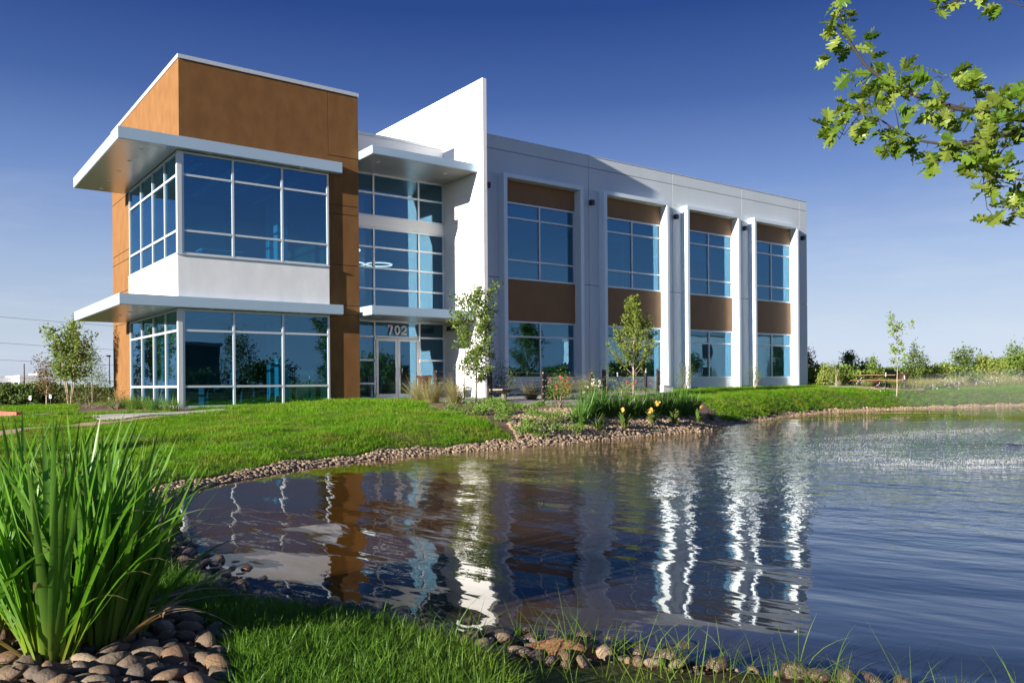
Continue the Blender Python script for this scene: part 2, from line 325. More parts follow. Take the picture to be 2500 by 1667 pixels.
# polar coordinates about the fountain: long crests round it, short across
sp = nt.nodes.new('ShaderNodeSeparateXYZ'); nt.links.new(cv.outputs[0], sp.inputs[0])
ang = mth('ARCTAN2', sp.outputs[1], sp.outputs[0])
cb = nt.nodes.new('ShaderNodeCombineXYZ'); nt.links.new(vd.outputs['Value'], cb.inputs[0]); nt.links.new(mth('MULTIPLY', ang, 6), cb.inputs[1])
d2 = nn(nt, 'ShaderNodeVectorMath', operation='DISTANCE'); nt.links.new(geo.outputs['Position'], d2.inputs[0]); d2.inputs[1].default_value = (10, -34, ZW)
deep = nn(nt, 'ShaderNodeMapRange', interpolation_type='SMOOTHSTEP'); deep.inputs['From Min'].default_value = 14.5; deep.inputs['From Max'].default_value = 18.5; deep.inputs['To Min'].default_value = 1; deep.inputs['To Max'].default_value = 0; nt.links.new(d2.outputs['Value'], deep.inputs['Value'])
nt.links.new(mixc(nt, SHAL, (.026, .042, .064), deep.outputs[0]), b.inputs['Base Color'])  # deep side: murky water with reflected sky blue painted into its colour
def ntx(vec, sc, det=2, ro=.5):
    n = nt.nodes.new('ShaderNodeTexNoise'); n.inputs['Scale'].default_value = sc; n.inputs['Detail'].default_value = det; n.inputs['Roughness'].default_value = ro; nt.links.new(vec, n.inputs['Vector']); return n.outputs['Fac']
h_long = mth('MULTIPLY', ntx(cb.outputs[0], .7, 1.5), .064)
h_mid = mth('MULTIPLY', ntx(cb.outputs[0], 1.7, 2), mth('ADD', mth('MULTIPLY', near.outputs[0], .05), .010))
h_fine = mth('MULTIPLY', ntx(geo.outputs['Position'], 5.5, 3, .6), mth('ADD', mth('MULTIPLY', near.outputs[0], .035), .0003))
h_sm = mth('MULTIPLY', ntx(cb.outputs[0], 4.2, 2), mth('ADD', mth('MULTIPLY', mid.outputs[0], .011), .0011))
hh = mth('ADD', mth('ADD', mth('ADD', h_long, h_mid), h_sm), h_fine)
bp = nt.nodes.new('ShaderNodeBump'); bp.inputs['Strength'].default_value = 1; bp.inputs['Distance'].default_value = 1.0; nt.links.new(hh, bp.inputs['Height']); nt.links.new(bp.outputs[0], b.inputs['Normal'])
wx, wy = np.meshgrid(np.linspace(-8, 95, 60), np.linspace(-55, -2, 40), indexing='ij'); wi = np.arange(2400).reshape(60, 40)
water = mesh_obj('pond_water', np.stack([wx, wy, np.full_like(wx, ZW)], -1).reshape(-1, 3), np.stack([wi[:-1, :-1].ravel(), wi[1:, :-1].ravel(), wi[1:, 1:].ravel(), wi[:-1, 1:].ravel()], 1), m, smooth=True)
tag(water, 'brown pond water rippling out from a fountain', kind='structure')

def resamp(P, n):
    P = np.asarray(P, float); s = np.r_[0, np.cumsum(np.hypot(*np.diff(P, axis=0).T))]; t = np.linspace(0, s[-1], n)
    return np.stack([np.interp(t, s, P[:, 0]), np.interp(t, s, P[:, 1])], 1)
def drape(name, A, B, mat, off, n=40, k=12, thick=.06):
    A = resamp(A, n); B = resamp(B, n); t = np.linspace(0, 1, k)[None, :, None]
    P = A[:, None]*(1-t)+B[:, None]*t; Z = height(P[..., 0], P[..., 1])+off
    v = np.concatenate([P, Z[..., None]], -1).reshape(-1, 3); i = np.arange(n*k).reshape(n, k)
    f = [tuple(q) for q in np.stack([i[:-1, :-1].ravel(), i[1:, :-1].ravel(), i[1:, 1:].ravel(), i[:-1, 1:].ravel()], 1).tolist()]
    # skirt, so the slab has an edge
    ring = list(i[:, 0])+list(i[-1, 1:])+list(i[-2::-1, -1])+list(i[0, -2:0:-1]); b0 = len(v)
    v = np.concatenate([v, v[ring]-[0, 0, thick]]); R_ = len(ring)
    f += [(int(ring[j]), int(ring[(j+1) % R_]), b0+(j+1) % R_, b0+j) for j in range(R_)]
    o = mesh_obj(name, v, f, mat); tag(o, kind='structure')
    bm = bmesh.new(); bm.from_mesh(o.data); bmesh.ops.recalc_face_normals(bm, faces=bm.faces); bm.to_mesh(o.data); bm.free(); return o
PATH_A = [(-9.5,-11.5),(-6.3,-8.1),(-5.24,-6.6),(-4.18,-5.8),(-2.59,-4.8),(-.86,-4.1),(1.2,-3.9)]
PATH_B = [(-10.3,-10.8),(-7.0,-7.3),(-5.7,-5.8),(-4.5,-5.0),(-2.8,-4.1),(-1.0,-3.4),(1.0,-3.3)]
drape('granite_path', PATH_A, PATH_B, DG, .03)
WALK_A = [(-3.2,-3.8),(-2.55,-3.9),(-1.0,-3.2),(.9,-3.1)]; WALK_B = [(-3.3,-1.5),(-2.6,-1.3),(-1.0,-1.95),(.8,-2.0)]
drape('concrete_walk', WALK_A, WALK_B, CONC, .045, 16, 8)
drape('parking_lot', [(-40,8),(-14,8.5),(-9,8.8),(-6.0,7.2)], [(-40,60),(-14,50),(-6,40),(-4.2,24)], ASPH, .02, 30, 16)
drape('side_walk', [(-9,1.4),(-5.2,.3),(-3.4,.8),(-3.0,.9)], [(-9,1.9),(-5.2,.75),(-3.4,1.2),(-3.0,1.25)], CONC, .05, 16, 4)
PATIO_A = [(7.3,-1.0),(8,-.2),(11.5,-.2),(14,-.7),(18,-.8),(24,-1.0)]; PATIO_B = [(7.7,-4.4),(9.1,-7.4),(11.2,-8.5),(13,-7.9),(16.6,-5.6),(23,-2.6)]
drape('patio', PATIO_A, PATIO_B, PAVE, .03, 40, 14)
drape('concrete_band', [(9.6,-3.6),(14,-3.2)], [(9.7,-4.0),(14,-3.6)], CONC, .036, 12, 4)
drape('table_pad', [(36.6,-2.0),(39,-4.2),(41.6,-5.3)], [(37.2,-.9),(40.5,-2.6),(43,-4.4)], DG, .03, 16, 8)
drape('table_slab', [(37.3,-1.9),(40.2,-3.6)], [(37.9,-1.2),(40.8,-3.0)], CONC, .036, 12, 5)
BED_A = [(6.0,-6.6),(7.6,-4.8),(8.9,-7.6),(11.2,-8.7),(13.2,-8.1),(16.8,-5.7),(20.5,-3.9)]; BED_B = [(4.25,-13.9),(6.0,-13.6),(8.15,-13.1),(10.4,-12.65),(12.7,-12.25),(15.0,-11.2),(16.2,-10.6)]
drape('planting_bed', BED_A, BED_B, MULCH, .02, 44, 20)
LBED_A = [(-3.05,1.3),(-2.2,.1),(-1.3,-1.0),(-.35,-1.85),(.1,-1.9)]; LBED_B = [(-1.2,13),(-.9,8),(-.1,4),(-.1,1),(.2,-.2)]
drape('side_bed', LBED_A, LBED_B, MULCH, .02, 20, 10)
# red painted kerb round the end of the lawn island
kb = MB(); kp = resamp([(-6.4,7.0),(-5.75,4.4),(-5.35,2.6),(-5.15,1.3),(-4.85,.55)], 24)
for i in range(23):
    (x0, y0), (x1, y1) = kp[i], kp[i+1]; d = np.array([x1-x0, y1-y0]); d /= np.hypot(*d); w = np.array([-d[1], d[0]])*.09; z0 = gz(x0, y0); z1 = gz(x1, y1)
    kb.add([(x0-w[0], y0-w[1], z0-.05), (x0+w[0], y0+w[1], z0-.05), (x1+w[0], y1+w[1], z1-.05), (x1-w[0], y1-w[1], z1-.05), (x0-w[0], y0-w[1], z0+.15), (x0+w[0], y0+w[1], z0+.15), (x1+w[0], y1+w[1], z1+.15), (x1-w[0], y1-w[1], z1+.15)],
           [(4, 5, 6, 7), (0, 1, 5, 4), (2, 3, 7, 6), (1, 2, 6, 5), (3, 0, 4, 7)])
tag(kb.build('red_kerb', REDK), kind='structure')

# ------------------------------------------------------------------ the building
B = empty('office_building', (5.0, 0, 0)); OFF[B.name] = (5.0, 0, 0)
tag(B, 'two-storey office building with brown corner tower, white fin wall and grey window wing', 'building')
W1, LL, HT, G8, WG, LG = 6.91, 11.15, 12.235, .08, 5.59, 7.41
CX, CY, CXR, CL = -2.045, -.376, 6.04, 8.2
RY, FX, FT, FP, HF, Q, HR, EX = 1.55, 11.9, .2, 1.59, 13.47, -.07, 11.71, 37.37
def bld(name, mat, *boxes, bevel=0, parent=None):
    if name == 'window_surround':
        mb = MB()
        for q in boxes: mb.box(*q)
        return mb.build(name, mat, parent or B, bevel=bevel)
    for q in boxes: o = MB().box(*q).build(name, mat, parent or B, bevel=bevel)
    return o
gp = .012
# tower walls: stucco panels with joints between them
for z0, z1 in ((-.6, 3.34), (3.34, 3.71), (3.71, 5.30), (5.30, 7.31), (7.31, 7.66), (7.66, 9.58)):
    bld('stucco_panel', BROWN, (WG+.01, W1, 0, .3, z0+gp, z1-gp), bevel=.006)
bld('stucco_panel', BROWN, (WG+.05, W1, 0, .3, 9.58+gp, 12.08), bevel=.006)
bld('stucco_panel', BROWN, (0, WG+.03, 0, .3, 8.84, 12.08), bevel=.006)
bld('stucco_panel', BROWN, (0, .3, .303, LL, 8.84, 12.08), bevel=.006)
for z0, z1 in ((-.6, 3.30), (3.30, 3.68), (3.68, 4.72), (4.72, 6.05), (6.05, 6.45), (6.45, 8.84-gp)):
    bld('stucco_panel', BROWN, (0, .3, LG+.02, LL, z0+gp, z1-gp), bevel=.006)
bld('tower_wall', BROWN, (W1-.3, W1, .303, 11, -.6, 12.08), (.3, W1-.3, LL-.3, LL, -.6, 12.08))
bld('joint_backing', DARKG, (WG+.1, W1-.02, .03, .28, -.6, 12), (.03, .28, LG+.1, LL-.02, -.6, 8.8))
bld('tower_roof', ROOFM, (.3, W1-.3, .3, LL-.3, 11.6, 11.75))
for bx in ((-.035, 2.2, -.035, .34, 12.085, HT), (2.203, 4.6, -.035, .34, 12.085, HT), (4.603, W1+.03, -.035, .34, 12.085, HT), (-.035, .34, .343, 3.8, 12.085, HT), (-.035, .34, 3.803, 7.4, 12.085, HT), (-.035, .34, 7.403, LL+.03, 12.085, HT), (W1-.33, W1+.03, .343, LL+.03, 12.085, HT), (.343, W1-.333, LL-.33, LL+.03, 12.085, HT)):
    bld('coping', COPE, bx, bevel=.008)
# white spandrel band of the corner
bld('spandrel', WHITE, (-G8-.02, WG, -G8-.02, .25, 3.70, 5.17), bevel=.012)
bld('spandrel', WHITE, (-G8-.021, .25, .253, LG, 3.70, 5.17))
bld('plinth', CONC, (-G8-.01, WG, -G8-.01, .2, -.7, -.20), (-G8-.01, .2, .203, LG, -.7, -.20))
# canopies
def canopy(poly, z0, z1, planks, lights):
    mb = MB(); mb.prism(poly, z0+.02, z1); o = mb.build('canopy', SILVER, B, bevel=.008)
    # hollow lip: soffit boards set just under the body
    sb = MB()
    for (x0, x1, y0, y1) in planks:
        y = y0
        while y < y1-.02: sb.box(x0, x1, y+.004, min(y+.14, y1)-.004, z0+.004, z0+.03); y += .14
    sb.build('soffit', SOFF, o)
    lp = MB(); P = poly; n = len(P)
    for (x, y) in lights:
        dl = MB(); dl.lathe([(.085, 0), (.085, -.012), (.06, -.012), (.055, .0)], (x, y, z0+.004), 14); dl.build('downlight', WPAINT, o)
    return o
tower_poly = [(CX, CY), (CXR, CY), (CXR, -.003), (W1-1.0, -.003), (WG-.002, -.003), (WG-.002, -G8-.023), (-G8-.023, -G8-.023), (-G8-.023, LG+.01), (-.003, LG+.01), (-.003, CL), (CX, CL)]
tl = [(1.0, -.23), (2.7, -.23), (4.4, -.23), (-1.1, .6), (-1.1, 2.4), (-1.1, 4.2), (-1.1, 6.0), (-1.1, 7.6)]
canopy(tower_poly, 8.83, 9.254, [(CX+.03, CXR-.03, CY+.03, -G8-.03), (CX+.03, -G8-.03, -G8, CL-.03)], tl)
canopy(tower_poly, 3.30, 3.69, [(CX+.03, CXR-.03, CY+.03, -G8-.03), (CX+.03, -G8-.03, -G8, CL-.03)], tl)
canopy([(W1+.02, -1.18), (FX-.004, -1.18), (FX-.004, RY-.06), (W1+.02, RY-.06)], 9.57, 9.911, [(W1+.05, FX-.03, -1.15, RY-.07)], [(7.7, -.2), (9.3, -.2), (10.9, -.2)])
canopy([(W1+.02, -1.04), (FX-.004, -1.04), (FX-.004, RY-.06), (W1+.02, RY-.06)], 3.30, 3.67, [(W1+.05, FX-.03, -1.01, RY-.07)], [(7.7, -.2), (9.3, -.2), (10.9, -.2)])
# windows: frame mesh with one pane per light
def window(us, vs, y0, face='F', mw=.075, dep=.13, skip=(), name='window', sill=True):
    fr = MB(); U0, U1, V0, V1 = us[0], us[-1], vs[0], vs[-1]
    def bx(u0, u1, d0, d1, v0, v1):
        if face == 'F': fr.box(u0, u1, y0+d0, y0+d1, v0, v1)
        else: fr.box(y0+d0, y0+d1, u0, u1, v0, v1)
    h = mw/2
    for i, u in enumerate(us):
        a = u if i == 0 else u-h; c = u if i == len(us)-1 else u+h
        if i == 0: c = u+mw
        if i == len(us)-1: a = u-mw
        bx(a, c, 0, dep, V0, V1)
    ub = [(us[i]+(mw if i == 0 else h), us[i+1]-(mw if i == len(us)-2 else h)) for i in range(len(us)-1)]
    for j, v in enumerate(vs):
        a = v if j == 0 else v-h; c = v if j == len(vs)-1 else v+h
        if j == 0: c = v+mw
        if j == len(vs)-1: a = v-mw
        for i, (u0, u1) in enumerate(ub):
            if (i, j) in skip and (j == 0 or (i, j-1) in skip): continue
            bx(u0, u1, .006, dep-.004, a, c)
    w = fr.build(name, ALU, B)
    vb = [(vs[j]+(mw if j == 0 else h), vs[j+1]-(mw if j == len(vs)-2 else h)) for j in range(len(vs)-1)]
    for i, (u0, u1) in enumerate(ub):
        for j, (v0, v1) in enumerate(vb):
            if (i, j) in skip: continue
            p = MB()
            if face == 'F': p.box(u0-.005, u1+.005, y0+.055, y0+.075, v0-.005, v1+.005)
            else: p.box(y0+.055, y0+.075, u0-.005, u1+.005, v0-.005, v1+.005)
            p.build('pane', GLASS, w)
    return w
U_F = [.06, 1.86, 3.71, WG]; U_L = [.06, 1.72, 3.5, 5.38, LG]
for vs in ([5.20, 6.04, 8.0, 8.82], [-.20, .55, 2.53, 3.29]):
    window(U_F, vs, -G8); window(U_L, vs, -G8, 'L')
    bld('corner_post', ALU, (-G8-.015, .06, -G8-.015, .06, vs[0], vs[-1]))
bld('window_sill', ALU, (-G8-.06, WG+.005, -G8-.06, .05, 5.172, 5.20)); bld('window_sill', ALU, (-G8-.06, .05, .053, LG+.005, 5.172, 5.20))
# entry glazing
UE = [W1+.02, 8.38, 10.59, FX-.005]
window(UE, [7.74, 8.74, 9.58], RY); window(UE, [3.62, 4.66, 5.56, 6.44, 7.28], RY)
ent = window(UE, [-.05, .62, 1.62, 2.62, 3.32], RY, skip=[(1, 0), (1, 1), (1, 2)], name='entry_glazing')
bld('spandrel', FINW, (W1+.02, FX-.005, RY-.03, RY+.1, 7.285, 7.735), bevel=.01)
bld('entry_parapet', FINW, (W1+.004, FX-.004, RY-.02, RY+.25, 9.60, 11.12)); bld('coping', COPE, (W1+.004, FX-.004, RY-.05, RY+.28, 11.123, 11.25), bevel=.006)
bld('entry_roof', ROOFM, (W1+.004, FX-.004, RY+.26, 10, 9.75, 9.85))
# double door
DOORM = ALU
for x0, x1, hx in ((8.44, 9.475, 9.37), (9.495, 10.53, 9.60)):
    d = MB(); y0 = RY-.012; y1 = RY+.05
    d.box(x0, x0+.11, y0, y1, -.04, 2.56); d.box(x1-.11, x1, y0, y1, -.04, 2.56); d.box(x0+.11, x1-.11, y0, y1, -.04, .17); d.box(x0+.11, x1-.11, y0, y1, 2.44, 2.56)
    o = d.build('door', DOORM, B); MB().box(x0+.105, x1-.105, RY+.01, RY+.03, .165, 2.445).build('pane', GLASS, o)
    h = MB(); h.tube([(hx, RY-.012, 1.28), (hx, RY-.085, 1.28), (hx+(.045 if hx > 9.5 else -.045), RY-.09, 1.26), (hx+(.045 if hx > 9.5 else -.045), RY-.09, .97), (hx, RY-.085, .95), (hx, RY-.012, .95)], .014, 8); h.build('handle', CHROME, o, smooth=True)
for x in (8.40, 10.555):
    for z in (2.55, 1.6, .12): bld('hinge', CHROME, (x-.02, x+.02, RY-.03, RY-.003, z-.07, z+.07))
bld('push_button', WPAINT, (8.375, 8.405, RY-.02, RY-.002, .78, .86))
# house number, the digits as they stand on the glass over the door
def strokes(name, curves, mat, parent, y, wdt=.075, dep=.03):
    mb = MB()
    for pts in curves:
        P = np.array(pts, float); t = np.gradient(P, axis=0); t /= np.linalg.norm(t, axis=1)[:, None]; n = np.stack([-t[:, 1], t[:, 0]], 1)*wdt/2; k = len(P)
        a = P+n; c = P-n; v = [(q[0], y, q[1]) for q in a]+[(q[0], y, q[1]) for q in c]+[(q[0], y+dep, q[1]) for q in a]+[(q[0], y+dep, q[1]) for q in c]
        f = []
        for i in range(k-1): f += [(i, i+1, k+i+1, k+i), (2*k+i, 3*k+i, 3*k+i+1, 2*k+i+1), (i, 2*k+i, 2*k+i+1, i+1), (k+i, k+i+1, 3*k+i+1, 3*k+i)]
        f += [(0, k, 3*k, 2*k), (k-1, 3*k-1, 4*k-1, 2*k-1)]; mb.add(v, f)
    return mb.build(name, mat, parent)
def arc(cx, cz, rx, rz, a0, a1, n=14): return [(cx+rx*math.cos(R(a)), cz+rz*math.sin(R(a))) for a in np.linspace(a0, a1, n)]
nx0, nz0, dw, dh = 9.0, 2.72, .27, .41
seven = [[(nx0, nz0+dh-.037), (nx0+dw-.04, nz0+dh-.037)], [(nx0+dw-.055, nz0+dh-.03), (nx0+.09, nz0)]]
zero = [arc(nx0+.33+dw/2, nz0+dh/2, dw/2-.035, dh/2-.037, 90, 450, 30)]
x2 = nx0+.655; two = [arc(x2+dw/2, nz0+dh-.15, dw/2-.04, .113, 165, -35, 14)+[(x2+.03, nz0+.05)], [(x2, nz0+.037), (x2+dw, nz0+.037)]]
for c in (seven, zero, two): strokes('number', c, WPAINT, B, RY-.02)
# fin wall, cast panels with fine joints
zz = [-.7, .64, 1.15, 1.91, 3.3, 5.47, 6.59, 7.68, 8.72, HF]
for z0, z1 in zip(zz[:-1], zz[1:]): bld('fin_panel', FINW, (FX, FX+FT, -FP, 12.0, z0+.006, z1-.006 if z1 < HF else HF), bevel=.006)
bld('joint_backing', WING, (FX+.012, FX+FT-.012, -FP+.012, 11.9, -.7, HF-.1))
wl = MB(); wl.add([(FX-.02, .3, 3.18), (FX-.02, .75, 3.18), (FX-.02, .75, 2.93), (FX-.02, .3, 2.93), (FX-.40, .34, 3.12), (FX-.40, .71, 3.12), (FX-.46, .71, 2.90), (FX-.46, .34, 2.90)], [(0, 1, 2, 3), (4, 7, 6, 5), (0, 4, 5, 1), (3, 2, 6, 7), (0, 3, 7, 4), (1, 5, 6, 2)])
wl.box(FX-.025, FX-.003, .4, .65, 2.98, 3.15); wl.build('wall_light', BLACK, B)
# wing
X0 = FX+FT+.004; JX = [X0, 19.23, 25.2, 30.98, 36.58, EX]; FR = [(13.78, 18.54), (19.88, 24.53), (25.89, 30.38), (31.63, 35.94)]; HRJ, HMID, HFT, FRQ = 11.107, 5.36, 10.006, .416
bld('joint_backing', DARKG, (X0+.03, EX-.03, Q+.035, Q+.2, 10.1, HR-.05))
for k in range(5):
    a, c = JX[k], JX[k+1]; g = gp
    bld('wall_panel', WING, (a+g, c-g if k < 4 else c, Q, Q+.25, HRJ+g, HR-.03), bevel=.008)
    if k < 4:
        fa, fb = FR[k]
        bld('wall_panel', WING, (a+g, c-g, Q, Q+.25, HFT+.004, HRJ-g), bevel=.008)
        for z0, z1 in ((-.6, HMID-g), (HMID+g, HFT)):
            bld('wall_panel', WING, (a+g, fa, Q, Q+.25, z0, z1), bevel=.008); bld('wall_panel', WING, (fb, c-g, Q, Q+.25, z0, z1), bevel=.008)
    else:
        for z0, z1 in ((-.6, HMID-g), (HMID+g, HRJ-g)): bld('wall_panel', WING, (a+g, c, Q, Q+.25, z0, z1), bevel=.008)
    bld('coping', COPE, (a+.002, c-.002, Q-.015, Q+.3, HR-.028, HR+.01))
for x in JX[1:5]: bld('joint_backing', DARKG, (x-.05, x+.05, Q+.035, Q+.2, -.6, 10.1))
for x0, x1 in ((X0, 13.6), (18.7, 19.7), (24.7, 25.7), (30.5, 31.5), (36.1, EX-.1)): bld('joint_backing', DARKG, (x0, x1, Q+.205, Q+.24, HMID-.1, HMID+.1))
bld('wing_wall', WING, (EX-.25, EX, Q+.253, 24, -.6, HR), (FX+.3, EX-.25, 23.7, 24, -.6, HR)); bld('wing_roof', ROOFM, (FX+.25, EX-.26, Q+.3, 23.6, 10.9, 11.0))
for k, (a, c) in enumerate(FR):
    y0 = Q-FRQ; s = .2; m_ = (a+c)/2
    bld('window_surround', SURR, (a, a+s, y0, Q+.3, -.6, HFT-s), (c-s, c, y0, Q+.3, -.6, HFT-s), (a, c, y0, Q+.3, HFT-s+.003, HFT), bevel=.01)
    ia, ic = a+s, c-s; wy = Q+.02
    window([ia+.02, m_, ic-.02], [5.33, 6.2, 8.12, 8.84], wy); window([ia+.02, m_, ic-.02], [.80, 2.72, 3.43], wy)
    bld('brown_panel', TAN, (ia+.004, ic-.004, wy+.02, wy+.12, 8.85, HFT-s)); bld('brown_panel', TAN, (ia+.004, ic-.004, wy+.02, wy+.12, 3.44, 5.32))
    bld('base_panel', WING, (ia+.004, ic-.004, wy+.01, wy+.12, -.6, .79))
for x in (13.1, 19.32, 25.36, 31.17, 36.8):
    s = MB(); s.box(x-.07, x+.07, Q-.03, Q-.002, 9.28, 9.48); s.box(x-.10, x+.10, Q-.24, Q-.031, 9.26, 9.50); s.build('wall_light', BLACK, B, bevel=.01)
# inside: floors, ceilings, walls and columns seen through the glass
bld('floor_slab', INTF, (.3, W1-.32, .08, 10.6, -.25, -.2), (.3, W1-.32, .26, 10.6, 4.3, 5.1), (W1+.02, FX-.02, RY+.2, 11, -.2, -.06), (FX+.25, EX-.3, .4, 20, -.2, -.02), (FX+.25, EX-.3, .4, 20, 3.9, 5.0))
bld('ceiling', INTC, (.25, W1-.35, .1, 10.6, 3.45, 3.6), (.31, W1-.35, .1, 10.6, 8.86, 9.0), (W1+.02, FX-.02, RY+.2, 11, 9.63, 9.7), (FX+.25, EX-.3, .3, 20, 3.5, 3.6), (FX+.25, EX-.3, .3, 20, 8.95, 9.1))
bld('interior_wall', INTW, (.32, 4.6, 9.2, 9.3, -.2, 3.44), (.32, 4.2, 8.2, 8.3, 5.1, 8.85), (W1+.02, FX-.02, 9.0, 9.1, 0, 9.6), (FX+.25, EX-.3, 9, 9.1, 0, 3.45), (FX+.25, EX-.3, 8, 8.1, 5.0, 8.9), (22.0, 22.15, .5, 9, 5.0, 8.9), (31.0, 31.15, .5, 9, 0, 3.45))
for x, y, z0, z1 in ((4.9, 3.2, -.2, 3.44), (4.9, 3.2, 5.1, 8.85), (5.6, 6.0, 5.1, 8.85), (5.6, 6.0, -.2, 3.44), (9.6, 5.5, 0, 9.6), (1.2, 6.5, -.2, 3.44)):
    bld('interior_column', INTW, (x-.22, x+.22, y-.22, y+.22, z0, z1))
for x, y, z, r in ((7.9, 3.6, 6.55, .75), (8.0, 3.8, 5.95, .95), (10.2, 4.6, 6.2, .6)):
    th = np.linspace(0, 2*np.pi, 33); t = MB(); t.tube([(x+r*math.cos(a), y+r*math.sin(a), z) for a in th], .035, 6, False); rl = t.build('ring_light', LAMP, B, smooth=True)
    t = MB()
    for a in (0, 2.1, 4.2): t.tube([(x+r*math.cos(a), y+r*math.sin(a), z), (x, y, 9.6)], .006, 4)
    t.build('suspension', CABLE, rl)
for x in (14.5, 16.8, 20.5, 23, 27, 29.3, 33, 35):
    bld('ceiling_light', WPAINT, (x, x+1.2, 3.0, 3.3, 3.47, 3.495))
for z in (3.44, 8.85):
    for k in range(4): bld('ceiling_light', WPAINT, (.9+k*1.35, 1.2+k*1.35, 1.2, 7.0, z-.03, z-.003))
for (x, y) in ((2.2, 2.6), (3.6, 5.2), (1.6, 5.0)):
    for z in (-.2, 5.1):
        bld('desk_top', WPAINT, (x-.8, x+.8, y-.4, y+.4, z+.70, z+.74)); bld('desk_panel', INTF, (x-.75, x-.7, y-.35, y+.35, z, z+.70)); bld('desk_panel', INTF, (x+.7, x+.75, y-.35, y+.35, z, z+.70))
for k, (a, c) in enumerate(FR): bld('roller_blind', INTW, (a+.25, (a+c)/2-.05, Q+.22, Q+.235, 8.0-.35*(k % 3), 8.8))

# ------------------------------------------------------------------ plant kit
def unit(a): return a/(np.linalg.norm(a, axis=-1, keepdims=True)+1e-9)
def leafmesh(c, size, asp=.45, up=.3, r=rng, out=None):
    """N pointed leaves (folded along the midrib) at centres c"""
    N = len(c); d = unit(r.normal(size=(N, 3))+[0, 0, up]+(0 if out is None else out)); s = unit(np.cross(d, unit(r.normal(size=(N, 3))))); n = np.cross(d, s)
    L_ = (np.broadcast_to(size, (N,))*r.uniform(.65, 1.3, N))[:, None]; W_ = L_*asp
    p0 = c-d*L_*.5; p2 = c+d*L_*.5; p1 = c-s*W_*.5-d*L_*.05+n*W_*.15; p3 = c+s*W_*.5-d*L_*.05+n*W_*.15
    v = np.stack([p0, p1, p2, p3], 1).reshape(-1, 3); i = np.arange(N)[:, None]*4
    return v, i+np.array([[0, 1, 2, 3]])
def trimesh(v, q):                    # split quads along the fold
    return np.concatenate([q[:, [0, 1, 2]], q[:, [0, 2, 3]]])
def wood(mb, p0, d, L_, r0, r1, bend=(0, 0, .15), wob=.06, k=6, n=5, r=rng):
    t = np.linspace(0, 1, k)[:, None]; d = unit(np.asarray(d, float))
    P = np.asarray(p0)+d*L_*t+np.asarray(bend)*L_*t**2+np.cumsum(r.normal(size=(k, 3))*wob*L_/k, 0)*t
    mb.tube(P, r0+(r1-r0)*t[:, 0], n); return P
def tree(name, label, loc, H, cat='tree', clear=.35, tr=.04, nb=18, bl=.35, rise=.55, leaf=.06, nl=1500, mat=None, bark=None, group=None, lean=(0, 0), prof=None, spread=.05, twig=3, seed=1, asp=.45, trunks=1, fork=.25, rz=None, trunk_n=7, topless=False):
    """tapered trunk, limbs, twigs and separate leaves; prof(t) shapes the crown"""
    r = np.random.default_rng(seed); o = empty(name, (0, 0, 0)); w = MB(); A = []
    prof = prof or (lambda t: math.sin(math.pi*min(1, .25+.75*t))**.8)
    for q in range(trunks):
        a0 = q*2*math.pi/max(1, trunks)+.4; dd = (lean[0]+(math.cos(a0)*fork if trunks > 1 else 0), lean[1]+(math.sin(a0)*fork if trunks > 1 else 0), 1)
        P = wood(w, (math.cos(a0)*.06*(trunks > 1), math.sin(a0)*.06*(trunks > 1), -.08), dd, H*(1 if trunks == 1 else r.uniform(.82, 1)), tr*(1 if trunks == 1 else .6), tr*.15, (r.normal()*.03, r.normal()*.03, 0), .05, 12, trunk_n, r)
        for b_ in range(nb//trunks):
            t = clear+(1-clear)*(b_+.5)/(nb//trunks); f = t*11; i = min(int(f), 10); p = P[i]+(P[i+1]-P[i])*(f-i)
            az = b_*2.4+r.normal()*.35+q*2; tt = (t-clear)/(1-clear); L_ = H*bl*prof(tt)*r.uniform(.75, 1.2)
            d = np.array([math.cos(az), math.sin(az), rise*(1+.8*tt)+r.normal()*.1]); rb = tr*.32*(1-.6*tt)
            Q_ = wood(w, p, d, L_, rb, rb*.25, (0, 0, .18), .12, 6, 4, r); A += [Q_[2:]]
            for k in range(twig):
                s = r.uniform(.3, .95); j = min(int(s*5), 4); q0 = Q_[j]+(Q_[j+1]-Q_[j])*(s*5-j)
                d2 = unit(d)+r.normal(size=3)*.65+[0, 0, .25]; T_ = wood(w, q0, d2, L_*r.uniform(.25, .5), rb*.35, rb*.12, (0, 0, .1), .1, 4, 3, r); A += [T_[1:]]
        A.append(P[-2:])
    A = np.concatenate(A); c = A[r.integers(0, len(A), nl)]+r.normal(size=(nl, 3))*spread*np.array([1, 1, .8])
    w.build('trunk', bark or BARK, o, smooth=True); v, f = leafmesh(c, leaf, asp, r=r); mesh_obj('crown', v, trimesh(v, f), mat, o)
    o.location = (loc[0], loc[1], gz(*loc[:2]) if len(loc) < 3 else loc[2])
    tag(o, label, cat, group); return o
